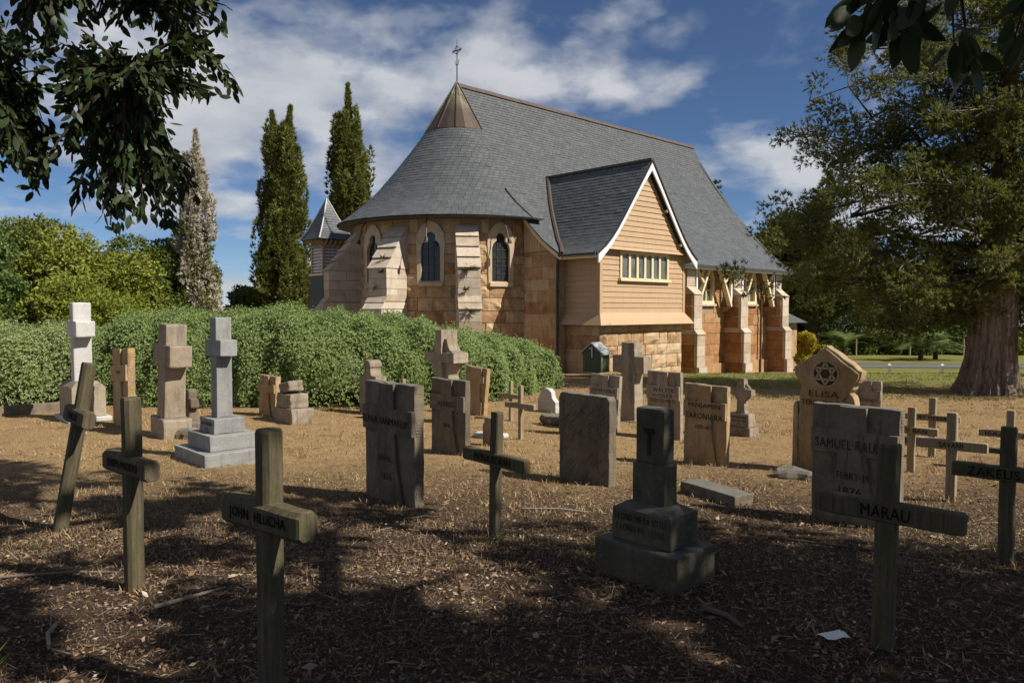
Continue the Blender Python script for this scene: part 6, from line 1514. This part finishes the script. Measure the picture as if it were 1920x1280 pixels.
# ferns rooted in the buttress joints
def fern(label, frm, t_, r_, z, s, seed):
    p = Vector(church.matrix_basis @ Vector(frm(t_, r_, z))); q = np.random.default_rng(seed)
    g = thing('wall_fern', label, 'fern', p, 0, 'ferns on the buttresses'); parts = []
    n = 9; a = q.uniform(0, 6.283, n); d = np.stack([np.cos(a)*0.8, np.sin(a)*0.8 - 0.7, q.uniform(-0.5, 0.6, n)], 1)
    tv, tf, _ = spray(7, 1.0, 0.10, 0.35); parts.append(scatter(tv, tf, np.zeros((n, 3)), d, q.uniform(0.7, 1.1, n)*s)); foliage('fronds', M['fern'], g, parts)
fern('drooping fern under the top slabs of middle buttress', bfr[0], 0.02, 5.30, 2.95, 0.36, 1); fern('thin fern halfway down the middle buttress', bfr[0], 0.12, 5.31, 2.25, 0.26, 2); fern('fern below lower slabs of the middle buttress', bfr[0], 0.02, 5.62, 1.55, 0.34, 3)
fern('fern on top slabs of the left buttress', bfr[1], -0.10, 5.1, 3.35, 0.22, 4); fern('upper fern on the shaded face of left buttress', bfr[1], -0.15, 5.30, 2.85, 0.24, 5); fern('lower fern on the shaded face of left buttress', bfr[1], 0.05, 5.30, 2.35, 0.24, 6); fern('fern on the sunlit flank of the left buttress', bfr[1], -0.40, 5.25, 1.45, 0.24, 7)

# ================================================================== ground cover
def frustum_pts(n, y0, y1, power=1.0, margin=1.15):
    y = y0 + (y1-y0)*rng.random(n)**power; x = rng.uniform(-1, 1, n)*(0.70*y*margin + 0.3); return x, y
ZG = np.vectorize(gh)
def blades(name, label, mat, n, y0, y1, h, w, power, seed, keep=None, lean=0.5, bend=0.35):
    x, y = frustum_pts(n, y0, y1, power)
    if keep is not None: k = keep(x, y); x, y = x[k], y[k]
    n = len(x); p = np.stack([x, y, ZG(x, y) - 0.006], 1); d = np.concatenate([rng.normal(0, lean, (n, 2)), np.ones((n, 1))], 1)
    tv = np.array([(-0.5*w, 0, 0), (0.5*w, 0, 0), (0, bend, 1.0)]); v = scatter(tv, [np.array([(0,1,2)])], p, d, rng.uniform(*h, n))
    o = foliage(name, mat, None, [v], 'stuff'); o['label'] = label; o['category'] = 'grass'; return o
nz2 = np.vectorize(lambda x, y: mnoise.noise(Vector((x*0.55, y*0.55, 5.0))))
blades('dry_grass', 'short dry tan grass among the graves', M['dry_grass'], 190000, 5.0, 21.0, (0.022,0.055), 0.12, 0.80, 1, lambda x, y: (nz2(x, y) > -0.45) | (rng.random(len(x)) < 0.35), lean=1.0, bend=0.5)
blades('sparse_grass', 'sparse dry grass in the shaded foreground', M['dry_grass'], 42000, 1.6, 6.5, (0.025,0.06), 0.07, 0.9, 2, lambda x, y: rng.random(len(x)) < (y-0.6)/5.0, lean=1.3, bend=0.6)
blades('green_tufts', 'scattered green grass blades among the dry litter', M['green_grass'], 34000, 2.0, 18.0, (0.025,0.065), 0.12, 0.8, 3, lambda x, y: nz2(x*1.1+9, y*1.1) > 0.18, lean=0.7)
blades('lawn_grass', 'green lawn grass in front of the church', M['green_grass'], 60000, 17.0, 34.0, (0.04,0.09), 0.35, 1.0, 4, lambda x, y: (x > 3.0 + 0.8*np.sin(y)) & (nz2(x, y) > -0.25), lean=0.8)
# small clumps that break up the mown turf
nt = 5200; tx_, ty_ = frustum_pts(nt, 6.5, 22.0, 0.8); kp = nz2(tx_*1.3+4, ty_*1.3) > -0.05; tx_, ty_ = np.repeat(tx_[kp], 9), np.repeat(ty_[kp], 9); n = len(tx_); rn_ = np.repeat(rng.random(n//9), 9)
tx_, ty_ = tx_ + rng.normal(0, 0.035, n), ty_ + rng.normal(0, 0.035, n); p = np.stack([tx_, ty_, ZG(tx_, ty_) - 0.005], 1); d = np.concatenate([rng.normal(0, 0.55, (n, 2)), np.ones((n, 1))], 1)
o = foliage('turf_clumps', M['dry_grass'], None, [scatter(np.array([(-.09,0,0),(.09,0,0),(0,.4,1.0)]), [np.array([(0,1,2)])], p, d, rng.uniform(0.035, 0.085, n), rnd=rn_)], 'stuff'); o['label'] = 'small dry grass clumps dotted over the turf'; o['category'] = 'grass'
# taller grass left standing round the feet of stones and crosses
bx_, by_ = [], []
for (gx_, gy_, gz_, yw_) in GR:
    m_ = 70 if gy_ < 10 else 40; t_ = rng.uniform(-0.5, 0.5, m_); s_ = rng.normal(-0.02, 0.09, m_); a = R(yw_)
    bx_ += list(gx_ + t_*math.cos(a) - s_*math.sin(a)); by_ += list(gy_ + t_*math.sin(a) + s_*math.cos(a))
bx_, by_ = np.array(bx_), np.array(by_); n = len(bx_)
p = np.stack([bx_, by_, ZG(bx_, by_) - 0.006], 1); d = np.concatenate([rng.normal(0, 0.6, (n, 2)), np.ones((n, 1))], 1)
o = foliage('grave_edge_grass', M['dry_grass'], None, [scatter(np.array([(-.045,0,0),(.045,0,0),(.03,.12,.55),(0,.42,1.0)]), [np.array([(0,1,2),(0,2,3)])], p, d, rng.uniform(0.03, 0.085, n))], 'stuff'); o['label'] = 'longer dry grass left round the feet of graves'; o['category'] = 'grass'
# leaf litter: curled leaf pieces
n = 50000; x, y = frustum_pts(n, 1.5, 8.8, 1.15); k = rng.random(n) < np.clip(1.25 - (y-4.0)/6.0, 0.08, 1.0); x, y = x[k], y[k]; n = len(x)
p = np.stack([x, y, ZG(x, y) + rng.uniform(0.0, 0.018, n)], 1); d = np.concatenate([rng.normal(0, 1, (n, 2)), rng.normal(0.05, 0.28, (n, 1))], 1)
lt = np.array([(0,0,0),(0.21,0.09,0.5),(0,0.02,1.0),(-0.21,0.09,0.5),(0,-0.05,0.5)])
lf = [np.array([(0,1,4),(1,2,4),(2,3,4),(3,0,4)])]
v = scatter(lt, lf, p, d, rng.uniform(0.014, 0.042, n)*np.where(rng.random(n) < 0.035, 2.2, 1.0))
o = foliage('leaf_litter', M['litter'], None, [v], 'stuff'); o['label'] = 'brown dead leaf litter covering the shaded foreground'; o['category'] = 'leaf litter'
n = 19000; x, y = frustum_pts(n, 1.5, 10.0, 1.2); p = np.stack([x, y, ZG(x, y) + rng.uniform(0.002, 0.022, n)], 1); d = np.concatenate([rng.normal(0, 1, (n, 2)), rng.normal(0.03, 0.10, (n, 1))], 1)
tw_ = np.array([(-.03,0,0),(.03,0,0),(0,.05,0),(-.012,.03,1),(.012,.03,1),(0,.05,1)])
tf_ = [np.array([(0,1,4,3),(1,2,5,4),(2,0,3,5)])]
v = scatter(tw_, tf_, p, d, rng.uniform(0.03, 0.10, n)*np.where(rng.random(n) < 0.03, 2.2, 0.9)); o = foliage('twig_litter', M['twig'], None, [v], 'stuff'); o['label'] = 'fine broken twigs strewn over the ground'; o['category'] = 'twigs'
# fallen sticks one can pick out
for lb, pts, r0 in [('curved pale stick on litter before the left cross', [(-2.55,4.10),(-2.50,3.95),(-2.40,3.80),(-2.22,3.70)], 0.013), ('pale stick lying right of the mossy cross', [(-2.12,4.35),(-1.95,4.50),(-1.84,4.72)], 0.014),
                    ('long thin stick along the left edge', [(-3.6,4.9),(-3.0,5.0),(-2.7,5.05)], 0.010), ('thick stick at the bottom left corner', [(-2.2,2.75),(-1.95,2.95),(-1.8,3.1)], 0.018),
                    ('thick grey stick in front of the pillar base', [(1.12,4.30),(1.22,4.15),(1.27,4.02)], 0.020), ('bent stick at the bottom between crosses', [(-1.62,3.28),(-1.50,3.05),(-1.30,2.92),(-1.05,2.90)], 0.010),
                    ('straight twig on sunlit grass near blank headstone', [(0.10,6.9),(0.45,6.8),(0.70,6.75)], 0.011), ('pale stick beside the foot of the grey headstone', [(2.05,5.9),(2.45,5.65),(2.75,5.55)], 0.012)]:
    x0, y0 = pts[0]; g = thing('fallen_stick', lb, 'stick', (x0, y0, gh(x0, y0)), 0, 'fallen sticks'); mb = MB()
    mb.tube([(a-x0, b_-y0, gh(a, b_) - gh(x0, y0) + 0.022 + 0.012*math.sin(i*2.1)) for i, (a, b_) in enumerate(pts)], [r0*(1 - 0.5*i/(len(pts)-1)) for i in range(len(pts))], 7); mb.build('stick', M['twig'], g)
g = thing('paper_scrap', 'crumpled white paper scrap beside the large dark cross', 'paper', (1.68, 3.86, gh(1.68, 3.86) + 0.012), R(20))
pv = [(0.05*i - 0.06, 0.04*j - 0.04, 0.012 + random.uniform(0, 0.022)) for j in range(3) for i in range(4)]
me = bpy.data.meshes.new('sheet'); me.from_pydata(pv, [], [(j*4+i, j*4+i+1, (j+1)*4+i+1, (j+1)*4+i) for j in range(2) for i in range(3)]); link('sheet', me, M['white'], g)
n = 26; gx0, gy0 = -2.52, 3.42
g = thing('grass_tuft', 'upright green grass tuft at the lower left corner', 'grass tuft', (gx0, gy0, gh(gx0, gy0)))
p = rng.normal(0, 0.035, (n, 3)); p[:, 2] = 0; d = np.concatenate([rng.normal(0.15, 0.25, (n, 2)), np.ones((n, 1))], 1); foliage('blades', M['green_grass'], g, [scatter(np.array([(-.02,0,0),(.02,0,0),(.015,.06,.5),(0,.22,1.0)]), [np.array([(0,1,2),(0,2,3)])], p, d, rng.uniform(0.10, 0.24, n))])
